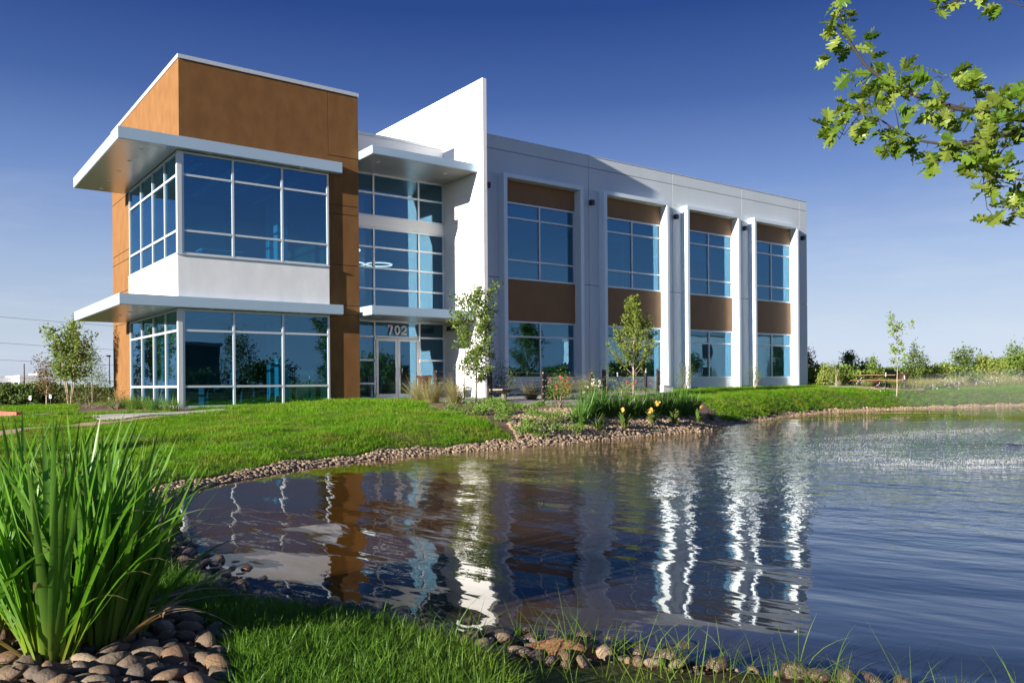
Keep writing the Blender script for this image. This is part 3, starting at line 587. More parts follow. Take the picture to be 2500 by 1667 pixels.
def bush(name, label, loc, rx, rz, nl, leaf, mat, cat='shrub', group=None, seed=1, clumps=26, cs=.28, asp=.5, stems=8, bark=None, ry=None, floor=.05, up=.4, flat=.0):
    """many leaves gathered in clumps round a bushy volume, on a few stems"""
    r = np.random.default_rng(seed); o = empty(name, (0, 0, 0)); ry = ry or rx
    k = unit(r.normal(size=(clumps, 3))); k[:, 2] = np.abs(k[:, 2])*1.15-.25*(1-flat); rad = r.uniform(.45, 1.0, (clumps, 1)); C_ = k*rad*[rx, ry, rz]+[0, 0, rz*.48]; C_[:, 2] = np.maximum(C_[:, 2], rz*floor)
    j = r.integers(0, clumps, nl); c = C_[j]+r.normal(size=(nl, 3))*np.array([rx, ry, rz])*cs*.55; c[:, 2] = np.abs(c[:, 2])+.01
    w = MB()
    for i in range(min(stems, clumps)): wood(w, (r.normal()*.06*rx, r.normal()*.06*rx, -.05), C_[i]+[0, 0, .05], float(np.linalg.norm(C_[i]))*.95, .014+.012*rz, .004, (0, 0, .05), .1, 5, 4, r)
    w.build('stems', bark or BARK, o, smooth=True); v, f = leafmesh(c, leaf, asp, up, r); mesh_obj('foliage', v, trimesh(v, f), mat, o)
    o.location = (loc[0], loc[1], gz(*loc[:2]) if len(loc) < 3 else loc[2]); tag(o, label, cat, group); return o
def blades(n, h, w, spread, lean, droop, r, seg=4, hv=.35):
    """n arching blades rooted in a disc: verts, quads"""
    a = r.uniform(0, 2*np.pi, n); rr = spread*np.sqrt(r.uniform(0, 1, n)); b0 = np.stack([np.cos(a)*rr, np.sin(a)*rr, np.zeros(n)], 1)
    az = a+r.normal(size=n)*.7; o = np.stack([np.cos(az), np.sin(az), np.zeros(n)], 1); H_ = h*r.uniform(1-hv, 1+hv, n); le = np.abs(r.normal(size=n))*lean+.05; dr = np.abs(r.normal(size=n))*droop
    s_ = np.stack([-np.sin(az+r.normal(size=n)*.8), np.cos(az), np.zeros(n)], 1); s_ = unit(s_); V = []
    for k in range(seg+1):
        t = k/seg; p = b0+o*(H_*(le*t+dr*t*t*.8))[:, None]+np.array([0, 0, 1.])*(H_*(t*np.sqrt(np.maximum(.1, 1-le**2*.4))-dr*.55*t**2.4))[:, None]
        ww = (w*(1-t)**.65*(.8+.4*t)*.5)*np.ones(n) if k < seg else np.full(n, w*.03)
        V += [p-s_*ww[:, None], p+s_*ww[:, None]]
    v = np.stack(V, 1).reshape(-1, 3); base = np.arange(n)[:, None, None]*(2*(seg+1)); q = np.array([[2*k, 2*k+1, 2*k+3, 2*k+2] for k in range(seg)])[None]
    return v, (base+q).reshape(-1, 4)

OBARK = solid('oak_bark', (.022, .017, .014), .9)
GRASS = veg('lawn_blade', [(.085, .22, .008), (.135, .30, .012), (.105, .26, .010), (.185, .33, .022)], .42, .45, .9, (.22, .26, .04), dark=(.06, .15, .008))
NGRASS = veg('bank_blade', [(.05, .125, .012), (.085, .19, .018), (.12, .24, .03)], .42, .4, .6, (.14, .2, .03))
FIELD = veg('meadow_blade', [(.22, .23, .07), (.30, .27, .11), (.16, .20, .05)], .35, .6, .2, (.10, .17, .035))
def iris_mat():
    m = veg('iris_leaf', [(.065, .19, .024), (.11, .27, .038), (.085, .23, .03), (.15, .31, .05)], .46, .38, spec=.5); nt = m.node_tree
    tcn = nt.nodes.new('ShaderNodeTexCoord'); s = nt.nodes.new('ShaderNodeSeparateXYZ'); nt.links.new(tcn.outputs['Generated'], s.inputs[0])
    def rng_(a, b):
        x = nt.nodes.new('ShaderNodeMapRange'); x.inputs['From Min'].default_value = a; x.inputs['From Max'].default_value = b; nt.links.new(s.outputs['Z'], x.inputs['Value']); return x.outputs[0]
    ramp = [n for n in nt.nodes if n.type == 'VALTORGB'][0]; tg = [l.to_socket for l in ramp.outputs[0].links]
    st = mixc(nt, ramp.outputs[0], (.20, .30, .05), mth2(nt, noise(nt, pos(nt, (40, 40, 1.2)), 3, 2), .35))
    c = mixc(nt, st, (.34, .36, .07), mth2(nt, rng_(.34, .0), .75)); c = mixc(nt, c, (.30, .20, .08), mth2(nt, rng_(.955, 1.0), .85))
    for t in tg: nt.links.new(c, t)
    return m
def mth2(nt, a, k):
    x = nn(nt, 'ShaderNodeMath', operation='MULTIPLY'); nt.links.new(a, x.inputs[0]); x.inputs[1].default_value = k; return x.outputs[0]
IRISM = iris_mat(); DEADL = veg('dry_leaf', [(.32, .22, .10), (.24, .15, .07), (.40, .30, .14)], .3, .6)
IRISF = veg('iris_leaf_far', [(.045, .125, .02), (.09, .20, .03), (.065, .16, .025)], .35, .4, spec=.5)
OGRASS = veg('fountain_grass', [(.22, .20, .075), (.32, .27, .12), (.16, .19, .055), (.40, .33, .17)], .35, .6)
COVER = veg('groundcover_leaf', [(.075, .16, .018), (.12, .22, .03), (.19, .27, .06)], .3, .5)
SAPL = veg('live_oak_leaf', [(.06, .11, .018), (.11, .18, .03), (.17, .22, .05), (.08, .14, .022)], .3, .4)
SAPL2 = veg('elm_leaf', [(.085, .13, .022), (.14, .19, .035), (.20, .23, .05)], .35, .45)
PALEL = veg('pale_leaf', [(.16, .25, .05), (.24, .33, .09), (.20, .28, .06)], .45, .5)
REDL = veg('reddish_leaf', [(.16, .06, .03), (.12, .14, .04), (.20, .08, .05), (.10, .13, .03)], .35, .5)
MYRT = veg('myrtle_leaf', [(.11, .17, .035), (.20, .26, .075), (.15, .21, .05)], .35, .45)
BGDARK = veg('dark_foliage', [(.045, .08, .018), (.075, .12, .026), (.11, .15, .034)], .2, .6)
BGMID = veg('mid_foliage', [(.08, .14, .024), (.13, .20, .034), (.18, .24, .045)], .3, .6)
BGYEL = veg('light_foliage', [(.15, .21, .035), (.21, .26, .05), (.26, .29, .075)], .3, .6)
OAKL = veg('oak_leaf', [(.07, .15, .016), (.13, .23, .024), (.20, .29, .04), (.28, .34, .07), (.10, .18, .02), (.24, .30, .05), (.15, .24, .03)], .5, .35, spec=.5)
CANNA = veg('canna_leaf', [(.07, .14, .03), (.11, .19, .04), (.15, .17, .05)], .35, .35, spec=.6)
ROSER = veg('red_petal', [(.55, .05, .05), (.68, .12, .10)], .3, .6); WPET = veg('white_petal', [(.75, .70, .60), (.8, .76, .70)], .3, .6)
YPET = veg('yellow_petal', [(.80, .48, .06), (.85, .62, .20), (.80, .36, .05)], .3, .6); VPET = veg('pale_petal', [(.70, .68, .74), (.8, .78, .8), (.62, .60, .70)], .3, .6)
HEDGE = veg('juniper', [(.06, .09, .02), (.10, .12, .03), (.16, .14, .05)], .25, .6)

# ------------------------------------------------------------------ lawns (stuff)
CP = np.array([-8.026, -30.227]); CF = np.array([.59778, .80166]); CR = np.array([.80163, -.59776])
def view(x, y):
    dx, dy = x-CP[0], y-CP[1]; D = dx*CF[0]+dy*CF[1]; return D, (dx*CR[0]+dy*CR[1])/np.maximum(D, .1)
NG = [(-6.75,-23.2),(-6.25,-23.5),(-6.2,-24.3),(-6.05,-24.95),(-5.75,-25.3),(-5.6,-25.9),(-5.5,-26.35),(-5.62,-26.9),(-5.9,-27.4),(-6.6,-27.9),(-6.95,-26.9),(-6.72,-26.2),(-6.52,-25.6),(-6.55,-25.0),(-6.8,-24.5)]
IB = [(-8.9,-24.4),(-7.5,-24.2),(-6.85,-24.55),(-6.6,-25.0),(-6.56,-25.6),(-6.76,-26.2),(-7.0,-27.0),(-8.9,-27.2)]
def poly2(A, B_): return list(A)+list(B_)[::-1]
NOGRASS = [poly2(PATH_A, PATH_B), poly2(WALK_A, WALK_B), poly2(PATIO_A, PATIO_B), poly2(BED_A, BED_B), poly2(LBED_A, LBED_B), [(-.1,-.1),(37.4,-.1),(37.4,24),(-.1,24)], [(-40,8),(-14,8.5),(-9,8.8),(-6,7.2),(-4.2,24),(-6,40),(-40,60)], [(36.6,-2.0),(39,-4.2),(41.6,-5.3),(43,-4.4),(40.5,-2.6),(37.2,-.9)], IB]
def lawn_ok(x, y):
    ok = shore(x, y) > .16+.2*np.clip((12-x)/10, 0, 1)+.08*np.sin(x*2.3)
    for P in NOGRASS: ok &= ~inpoly(P, x, y)
    return ok
def tufts(n, mat, h, w, k, spread, lean=.45, droop=.35, seed=0, seg=3):
    out = []
    for i in range(k):
        v, f = blades(n, h, w, spread, lean, droop, np.random.default_rng(seed+i), seg); out.append(proto('tuft', v, f, mat))
    return out
def sow(dens, x0, x1, y0, y1, D0, D1, sel, r):
    n = int(dens*(x1-x0)*(y1-y0)); x = r.uniform(x0, x1, n); y = r.uniform(y0, y1, n); D, t = view(x, y)
    k = (D > D0) & (D <= D1) & (np.abs(t) < .66); x, y = x[k], y[k]; k = sel(x, y); x, y = x[k], y[k]; return np.stack([x, y, height(x, y)-.005], 1)
def rnd(P, r, s0, s1, tilt=.12): n = len(P); return np.stack([r.normal(size=n)*tilt, r.normal(size=n)*tilt, r.uniform(0, 6.3, n)], 1), r.uniform(s0, s1, n)
r = np.random.default_rng(11)
infield = lambda x, y: (x > 41) & (y > -4.2-(x-41)*.06+.35*np.sin(x*1.3)) & ~inpoly(NOGRASS[7], x, y)
P1 = sow(170, -14, 16, -28, 8, 8.5, 24, lawn_ok, r); P2 = sow(75, -14, 60, -14, 12, 24, 62, lambda x, y: lawn_ok(x, y) & ~infield(x, y), r)
for P, nm, lab, h, w, seed in ((P1, 'lawn_grass', 'bright green mown lawn sloping down to the pond', .085, .009, 20), (P2, 'lawn_grass', 'green lawn around the building and along the far pond edge', .10, .014, 30)):
    ro, sc = rnd(P, r, .7, 1.25); sc = sc*(.85+.18*np.sin(P[:, 0]*1.7+np.sin(P[:, 1]*1.3)*2)+.18*np.sin(P[:, 0]*5.3+P[:, 1]*2.1+np.sin(P[:, 1]*4.1))); tag(scatter(nm, P, ro, sc, tufts(16, GRASS, h, w, 5, .10 if nm else .1, .6, .35, seed)), lab, kind='stuff')
P = sow(900, -7.2, -5.2, -28.2, -22.8, 2.5, 9, lambda x, y: inpoly(NG, x, y), r); ro, sc = rnd(P, r, .6, 1.25, .2)
tag(scatter('bank_grass', P, ro, sc, tufts(11, NGRASS, .105, .0062, 6, .055, .75, .6, 40, 4)), 'longer dark green grass on the near bank beside the irises', kind='stuff')
P = sow(350, -10, -5.9, -24.3, -18, 6, 12, lambda x, y: (shore(x, y) > .4) & ~inpoly(IB, x, y), r); ro, sc = rnd(P, r, .7, 1.2, .2)
tag(scatter('bank_grass', P, ro, sc, tufts(10, NGRASS, .12, .007, 4, .07, .5, .4, 50)), 'grass of the pond bank behind the near irises', kind='stuff')
P = sow(14, 40, 110, -6, 45, 46, 110, lambda x, y: infield(x, y), r); ro, sc = rnd(P, r, .6, 1.3, .15)
tag(scatter('meadow_grass', P, ro, sc, tufts(26, FIELD, .42, .018, 5, .32, .45, .3, 60)), 'tall yellowish meadow grass on the rise right of the building', kind='stuff')
# sparse tall blades along the stony near edge
P = sow(42, -6.2, -3.0, -29.8, -25.4, 2.4, 7, lambda x, y: (shore(x, y) > -.12) & (shore(x, y) < .9) & ~inpoly(NG, x, y) & ~inpoly(IB, x, y), r); ro, sc = rnd(P, r, .6, 1.3, .2)
tag(scatter('shore_grass', P, ro, sc, tufts(4, NGRASS, .26, .005, 5, .03, .45, .5, 70, 5)), 'sparse tall grass blades among the near shore stones', kind='stuff')
# flowers over the meadow and the far lawn
fl = []
for i in range(4):
    q = np.random.default_rng(80+i); c = np.stack([q.normal(size=10)*.16, q.normal(size=10)*.16, q.uniform(.18, .5, 10)], 1); v, f = leafmesh(c, .055, .8, 0, q); fl.append(proto('bloom', v, trimesh(v, f), VPET))
P = np.concatenate([sow(1.6, 44, 80, -6, 14, 46, 90, lambda x, y: infield(x, y) & (x > 47+(y+4)*1.2), r), sow(.5, 36, 60, -6.5, 0, 46, 70, lambda x, y: (shore(x, y) > .8), r)])
ro, sc = rnd(P, r, .6, 1.2); tag(scatter('wildflowers', P, ro, sc, fl), 'pale wildflowers scattered through the meadow on the right', kind='stuff')

# ------------------------------------------------------------------ stones and pebbles
def stonemesh(seed, sub=2):
    bm = bmesh.new(); bmesh.ops.create_icosphere(bm, subdivisions=sub, radius=.5); q = np.random.default_rng(seed); S = q.uniform(.62, 1.2, 3)*[1.15, 1, .78]; ph = q.uniform(0, 6, (4, 3)); fr = q.normal(size=(4, 3))*4.2
    for v in bm.verts:
        p = np.array(v.co); n = sum((abs(math.sin(float(fr[i]@p+ph[i, 0])))-.6)*(1.5 if i < 2 else .8) for i in range(4))*.085; v.co = Vector(p*(1+n)*S)
    vs_ = [tuple(v.co) for v in bm.verts]; f = [tuple(x.index for x in q_.verts) for q_ in bm.faces]; bm.free(); return vs_, f
def stonemat(name, cols, rough):
    m, nt, b = nodes(name); oi = nt.nodes.new('ShaderNodeObjectInfo'); r_ = nt.nodes.new('ShaderNodeValToRGB'); cr = r_.color_ramp
    while len(cr.elements) < len(cols): cr.elements.new(.5)
    for i, c in enumerate(cols): cr.elements[i].position = i/(len(cols)-1); cr.elements[i].color = (*c, 1)
    nt.links.new(oi.outputs['Random'], r_.inputs[0]); tcn = nt.nodes.new('ShaderNodeTexCoord')
    n1 = noise(nt, tcn.outputs['Object'], 6, 5, .65); nt.links.new(mixc(nt, r_.outputs[0], (.10, .075, .06), mth2(nt, n1, .45)), b.inputs['Base Color'])
    b.inputs['Roughness'].default_value = rough; bump(nt, b, noise(nt, tcn.outputs['Object'], 9, 6, .65, 0, 1), .5, .03); return m
def mth2(nt, a, k):
    x = nn(nt, 'ShaderNodeMath', operation='MULTIPLY'); nt.links.new(a, x.inputs[0]); x.inputs[1].default_value = k; return x.outputs[0]
STONE = stonemat('river_stone', [(.16, .095, .048), (.085, .066, .05), (.22, .14, .072), (.06, .047, .038), (.14, .107, .075), (.18, .10, .05), (.29, .22, .145), (.10, .08, .06)], .7)
WETST = stonemat('wet_stone', [(.10, .065, .038), (.07, .055, .042), (.14, .09, .05), (.055, .045, .038)], .22)
PEBB = stonemat('pebble', [(.33, .215, .12), (.24, .18, .12), (.40, .285, .165), (.16, .115, .08), (.34, .25, .16), (.46, .35, .23), (.22, .145, .08)], .8)
bank = mesh_obj('stone_border', *(lambda o_: ([tuple(v.co) for v in o_.data.vertices], [tuple(p.vertices) for p in o_.data.polygons]))(drape('tmp', [(-8.6,-24.5),(-7.2,-24.6),(-6.65,-25.1)], [(-8.8,-27.2),(-7.6,-27.3),(-6.9,-26.9)], SOILROCK, .012, 12, 12)), SOILROCK)
bpy.data.objects.remove(bpy.data.objects['tmp']); tag(bank, 'band of river stones round the near edge of the pond', kind='structure')
r = np.random.default_rng(5); cand = []
def darts(x0, x1, y0, y1, n, sel, smin, smax, pw=2.0, gap=.42):
    x = r.uniform(x0, x1, n); y = r.uniform(y0, y1, n); k = sel(x, y); x, y = x[k], y[k]; s = smin+(smax-smin)*r.uniform(0, 1, len(x))**pw; o = np.argsort(-s); out = []; cell = {}
    for i in o:
        g = (int(x[i]//.2), int(y[i]//.2)); ok = True
        for a in (-1, 0, 1):
            for b_ in (-1, 0, 1):
                for (X, Y, S) in cell.get((g[0]+a, g[1]+b_), ()):
                    if (X-x[i])**2+(Y-y[i])**2 < ((S+s[i])*gap)**2: ok = False; break
                if not ok: break
            if not ok: break
        if ok: cell.setdefault(g, []).append((x[i], y[i], s[i])); out.append((x[i], y[i], s[i]))
    return out
cand += darts(-8.2, -6.5, -27.1, -24.2, 9000, lambda x, y: inpoly(IB, x, y), .022, .15, 3.6)
cand += darts(-6.5, -3.0, -30, -18.5, 26000, lambda x, y: (shore(x, y) > np.where(y < -27.0, -.06, np.where(y < -25.8, -.4, -.34))) & (shore(x, y) < np.where(y < -27.4, .02, np.where(y < -27.0, .24, np.where(y < -25.8, .55, .38)))) & ~inpoly(NG, x, y) & ~inpoly(IB, x, y), .022, .135, 3.4)
cand += darts(-6.4, -5.2, -25.2, -22.0, 1500, lambda x, y: (shore(x, y) > -.75) & (shore(x, y) < -.3) & (np.sin(x*5+y*3) > .1), .04, .12, 1.8, .9)
cand = np.array(cand); D, t = view(cand[:, 0], cand[:, 1]); vis = (D > 2.2) & (np.abs(t) < .64); cand, D = cand[vis], D[vis]
order = np.argsort(-(cand[:, 2]/D)); SM = []
for i in range(7):
    me = mesh_from('stone', *[np.array(q) if j == 0 else q for j, q in enumerate(stonemesh(100+i))]); me.polygons.foreach_set('use_smooth', np.ones(len(me.polygons), bool)); me.materials.append(STONE if i < 5 else STONE); SM.append(me)
SW = []
for me in SM: w_ = me.copy(); w_.materials.clear(); w_.materials.append(WETST); SW.append(w_)
for i in order[:300]:
    x, y, s = cand[i]; sh_ = float(shore(np.array([x]), np.array([y]))[0]); o = bpy.data.objects.new('stone', (SW if sh_ < .10 else SM)[int(r.integers(7))]); link(o, bank)
    z = max(gz(x, y), ZW-.05 if sh_ < -.25 else -9); o.location = (x, y, z+s*.20); o.scale = (s, s*r.uniform(.8, 1.1), s*r.uniform(.8, 1.1)); o.rotation_euler = (r.normal()*.3, r.normal()*.3, r.uniform(0, 6.3))
rest = cand[order[300:]]
PP = [proto('pebble', np.array(a), f, STONE, True) for a, f in (stonemesh(200+i, 1) for i in range(4))]
ro, _ = rnd(rest, r, 1, 1, .3); pts = np.stack([rest[:, 0], rest[:, 1], height(rest[:, 0], rest[:, 1])+rest[:, 2]*.2], 1)
tag(scatter('small_stones', pts, ro, rest[:, 2], PP, bank), kind='stuff')
# far shore: band of tan pebbles, and the rock bed under the plants
def band(n, x0, x1, y0, y1, sel, s0, s1):
    x = r.uniform(x0, x1, n); y = r.uniform(y0, y1, n); k = sel(x, y); x, y = x[k], y[k]; s = r.uniform(s0, s1, len(x)); return np.stack([x, y, height(x, y)+s*.22], 1), s
wob = lambda x: .38+.16*np.sin(x*2.1)+.1*np.sin(x*5.3)
a1, s1 = band(160000, -6.6, 12, -21.5, -12, lambda x, y: (shore(x, y) > -.16) & (shore(x, y) < wob(x)*.62), .03, .095)
a2, s2 = band(150000, 12, 62, -13, -3, lambda x, y: (shore(x, y) > -.2) & (shore(x, y) < wob(x)*.3), .045, .10)
RB = [(4.3,-14.0),(5.0,-12.6),(6.2,-11.3),(8.0,-10.2),(10,-9.6),(13,-10.2),(15.8,-10.6),(16.6,-10.8),(12.7,-12.5),(8.15,-13.3),(6,-13.8)]
a3, s3 = band(26000, 4, 17, -14, -9, lambda x, y: inpoly(RB, x, y), .05, .14)
pts = np.concatenate([a1, a2, a3]); ss = np.concatenate([s1, s2, s3]); keep = np.abs(view(pts[:, 0], pts[:, 1])[1]) < .66; pts, ss = pts[keep], ss[keep]
PP = [proto('pebble', np.array(a), f, PEBB, True) for a, f in (stonemesh(300+i, 1) for i in range(5))]
ro, _ = rnd(pts, r, 1, 1, .4); tag(scatter('shore_pebbles', pts, ro, ss, PP), 'tan pebbles along the far water edge and under the plants', kind='stuff')
# clod of reddish earth on the near stones
cb_ = bmesh.new(); bmesh.ops.create_icosphere(cb_, subdivisions=4, radius=.5); q = np.random.default_rng(9); fr = q.normal(size=(10, 3))*np.array([[4]*3]*4+[[11]*3]*6); ph = q.uniform(0, 6, 10)
for v in cb_.verts:
    p = np.array(v.co); v.co = Vector(p*(1+sum(abs(math.sin(float(fr[i]@p+ph[i])))*(.09 if i < 4 else .04) for i in range(10)))*[.30, .17, .13])
me = bpy.data.meshes.new('earth_clod'); cb_.to_mesh(me); cb_.free(); me.materials.append(solid('clay', (.22, .105, .05), .95, col2=(.15, .07, .035), nscale=14, bscale=45, bstr=.8, bdist=.02)); me.polygons.foreach_set('use_smooth', np.ones(len(me.polygons), bool))
clod = link(bpy.data.objects.new('earth_clod', me)); clod.location = (-5.12, -26.75, ZW+.07); clod.rotation_euler.z = -.6; tag(clod, 'lump of crumbly reddish clay among the near shore stones', 'clod')

# ------------------------------------------------------------------ near irises, leaf by leaf
def sword(Ln, W_, lean, bend, drop, twist, fold=.18, k=11):
    t = np.linspace(0, 1, k); x = Ln*(math.sin(lean)*t+bend*t**2.3); z = Ln*(math.cos(lean)*t-drop*t**3.2); w_ = W_*np.minimum(1, 1.25*(1-t)**.62)*(.42+.8*np.minimum(t*2.0, 1))*.5; w_[-1] = .0006
    a = twist*t; cx_, sy_ = np.cos(a), np.sin(a); c = np.stack([x, 0*t, z], 1); s_ = np.stack([cx_*.0+sy_*.6, cx_, 0*t], 1); nrm = np.stack([cx_, -sy_*.6, 0*t], 1)
    v = np.stack([c-s_*w_[:, None], c+nrm*(w_*fold)[:, None], c+s_*w_[:, None]], 1).reshape(-1, 3)
    f = [(3*i+j, 3*i+j+1, 3*i+3+j+1, 3*i+3+j) for i in range(k-1) for j in (0, 1)]; return v, f
r = np.random.default_rng(21)
IRIS = [(-7.42,-25.66,95,1.24,'front clump of tall sword-leaved iris nearest the camera among river stones'), (-7.2,-25.52,85,1.2,'iris clump at the front right of the near group'), (-7.08,-25.40,62,1.08,'shorter iris clump right of the near group beside the grass'),
        (-7.45,-24.95,80,1.24,'iris clump in the second row at the left edge'), (-7.1,-24.92,80,1.2,'iris clump in the second row right of the middle'), (-7.75,-25.35,60,1.2,'iris clump half out of frame at the left edge'), (-7.6,-24.45,60,1.14,'iris clump at the back left of the near group'), (-7.15,-24.45,66,1.14,'iris clump at the back of the near group before the lawn'), (-8.2,-24.9,44,1.2,'iris clump out at the far left of the near bank')]
for (x, y, n, Hh, lab) in IRIS:
    o = empty('iris_plant', (x, y, gz(x, y)-.01)); tag(o, lab, 'iris', 'irises on the near bank')
    for i in range(n):
        a = r.uniform(0, 6.283); rr = .11*math.sqrt(r.uniform()); ln = Hh*r.uniform(.55, 1.08); le = abs(r.normal())*.17+.02+rr*1.1
        kind = r.uniform(); bend, drop = (r.uniform(-.02, .16), r.uniform(0, .06)) if kind < .74 else (r.uniform(.2, .5), r.uniform(.15, .45))
        if kind > .955: le = r.uniform(.8, 1.35); bend, drop = .2, r.uniform(.2, .4); ln *= .75
        v, f = sword(ln, r.uniform(.026, .048), le, bend, drop, r.normal()*.5); me = mesh_from('leaf', v, f); me.materials.append(DEADL if kind > .955 else IRISM); me.polygons.foreach_set('use_smooth', np.ones(len(me.polygons), bool))
        q = link(bpy.data.objects.new('leaf', me), o); q.location = (math.cos(a)*rr, math.sin(a)*rr, 0); q.rotation_euler.z = a+r.normal()*.4

# ------------------------------------------------------------------ plants by the building
ORD = 'first second third fourth fifth sixth seventh eighth ninth tenth eleventh twelfth thirteenth'.split()
v_p = lambda n, h, w, sp, le, dr, sd, seg=5: blades(n, h, w, sp, le, dr, np.random.default_rng(sd), seg)
def clump(name, label, cat, loc, n, h, w, sp, le, dr, sd, mat, group):
    v, f = v_p(n, h, w, sp, le, dr, sd); o = mesh_obj(name, v, f, mat); o.location = (*loc, gz(*loc)-.02); tag(o, label, cat, group); return o
for i, (x, y, n, h, lab) in enumerate([(7.45,-3.7,420,.95,'tan ornamental grass clump left of the litter bin by the door'), (6.75,-5.75,420,.85,'tan ornamental grass clump in front of the litter bin'), (7.25,-6.5,480,.95,'tan ornamental grass clump before the white fin wall'),
        (11.5,-5.3,420,.85,'tan ornamental grass clump right of the near bench'), (12.5,-5.4,420,.95,'ornamental grass clump just right of the pair of dark rail posts'), (14.3,-3.6,320,.8,'ornamental grass clump between the two benches'), (15.6,-2.4,320,.85,'ornamental grass clump under the first wing window'), (17.2,-2.0,300,.9,'wispy ornamental grass clump behind the far bench'), (13.2,-4.6,260,.7,'low ornamental grass behind the rose bush')]):
    clump('ornamental_grass', lab, 'grass clump', (x, y), n, h, .011, .16, .42, .5, 400+i, OGRASS, 'ornamental grasses along the patio')
GC = [(5.57,-8.99),(5.1,-10.4),(6.7,-8.3),(5.77,-10.2),(8.3,-7.0),(6.91,-9.3),(7.8,-8.3),(6.24,-10.7),(7.84,-9.38),(6.5,-10.3),(5.1,-12.2),(8.66,-9.36),(6.62,-11.6),(7.02,-12.3),(5.54,-12.8),(4.95,-13.3),(6.1,-13.2),(6.3,-12.5),(5.3,-13.5),(6.9,-13.2),(7.2,-8.9),(6.2,-9.6)]
for i, (x, y) in enumerate(GC):
    rr = .21+.12*random.random(); bush('groundcover_plant', 'low mound of green groundcover in the bark and stone bed', (x, y), rr*1.15, rr*.75, 260, .085, COVER, 'groundcover', 'groundcover mounds in the pond bed', 500+i, 12, .5, .3, 3, None, None, .1, .6)
def flowers(o, pts, mat, size, name='flower', petals=9, seed=0):
    q = np.random.default_rng(seed)
    for p in pts:
        c = np.array(p)+q.normal(size=(petals, 3))*size*.28; v, f = leafmesh(c, size*.8, .85, .2, q); mesh_obj(name, v, trimesh(v, f), mat, o, local=False)
q = np.random.default_rng(3)
rb = bush('rose_bush', 'rose bush with coral red blooms beside the iris row', (9.0,-9.9), .52, .85, 900, .05, BGMID, 'rose bush', 'rose bushes in the pond bed', 601, 26, .4, .6, 9)
flowers(rb, [(-.25,.1,.95),(-.1,-.2,1.02),(.25,-.1,.98),(.3,.05,.9),(-.3,-.25,.72),(.15,-.35,.78),(.0,-.4,.6),(.38,.1,.72)], ROSER, .085, seed=1)
rb = bush('rose_bush', 'rose bush with white blooms behind the left end of the iris row', (10.9,-9.3), .5, .8, 700, .05, BGMID, 'rose bush', 'rose bushes in the pond bed', 602, 24, .4, .6, 8)
flowers(rb, [(-.3,-.2,.75),(-.15,-.3,.9),(.05,-.1,1.0),(.25,-.2,.95),(-.4,-.1,.6),(.12,-.3,.8)], WPET, .085, seed=2)
rb = bush('rose_bush', 'rose bush with a few pinkish red blooms behind the middle of the iris row', (14.5,-7.6), .6, .8, 800, .05, BGYEL, 'rose bush', 'rose bushes in the pond bed', 603, 24, .4, .6, 8)
flowers(rb, [(-.4,-.2,.8),(.1,-.2,.85),(1.5,.4,.75),(-.2,-.3,.7)], ROSER, .08, seed=3)
for i, (x, y, n, h) in enumerate([(7.6,-12.5,110,.9),(8.3,-12.0,130,1.2),(8.85,-11.8,130,1.25),(9.4,-11.75,130,1.15),(9.95,-11.75,130,1.15),(10.5,-11.7,130,1.15),(11.1,-11.55,130,1.15),(11.7,-11.5,130,1.2),(12.3,-11.4,130,1.2),(12.9,-11.3,130,1.25),(13.5,-11.1,130,1.25),(14.1,-10.9,120,1.25),(14.6,-10.6,110,1.15)]):
    ends = {0: 'low iris clump at the left end of the iris row across the pond', 11: 'iris clump at the right end of the row across the pond'}
    clump('iris_plant', ends.get(i, ORD[i]+' iris clump from the left in the row across the pond'), 'iris', (x, y), n, h*.66, .034, .19, .20, .22, 700+i, IRISF, 'irises in the row across the pond')
CN = [(7.9,-12.95,'canna plant with withered heads, first from the left at the water edge',0),(9.1,-12.75,'canna plant with one yellow bloom, second from the left at the water edge',1),(10.65,-12.4,'canna plant with two tall yellow blooms in the middle of the water edge row',2),(11.85,-12.2,'canna plant without blooms right of the tall yellow one',0),(13.5,-11.75,'canna plant with a small yellow bloom near the right end of the row',1),(14.9,-11.2,'broad-leaved canna plant at the right end of the row',0)]
for i, (x, y, lab, nf) in enumerate(CN):
    o = empty('canna_plant', (x, y, gz(x, y)-.02)); tag(o, lab, 'canna', 'cannas along the water edge')
    for k in range(11):
        ln = q.uniform(.3, .55); v, f = sword(ln, q.uniform(.10, .16), q.uniform(.25, .95), q.uniform(.05, .35), q.uniform(.05, .3), q.normal()*.4, .3, 8); wv = np.array(v); me = mesh_from('leaf', wv, f); me.materials.append(CANNA); l_ = link(bpy.data.objects.new('leaf', me), o); l_.rotation_euler.z = q.uniform(0, 6.3); l_.location.z = q.uniform(.02, .22)
    s = MB()
    for k in range(3): s.tube([(0, 0, 0), (q.normal()*.06, q.normal()*.06, .3), (q.normal()*.1, q.normal()*.1, .55)], [.012, .01, .006], 5)
    mesh_obj('stem', np.concatenate(s.v), s.f, CANNA, o, local=False)
    hts = [.62, .5]
    flowers(o, [(q.normal()*.08, q.normal()*.08, hts[k]+(.12 if nf == 2 and k == 0 else 0)) for k in range(nf)], YPET, .12 if nf == 2 else .09, seed=20+i, petals=14)
for i, (x, y, rx, rz, lab) in enumerate([(24.75,-1.35,.42,1.15,'upright young shrub between the second and third wing windows'), (30.2,-1.5,.36,1.15,'upright young shrub between the third and fourth wing windows'), (37.95,-1.6,.5,1.15,'upright shrub at the right corner of the building'), (42.2,.2,.4,.85,'small shrub standing apart right of the building corner')]):
    o = bush('shrub', lab, (x, y), rx, rz, 900, .06, SAPL2, 'shrub', 'young shrubs along the wing', 800+i, 30, .36, .45, 10, PBARK)
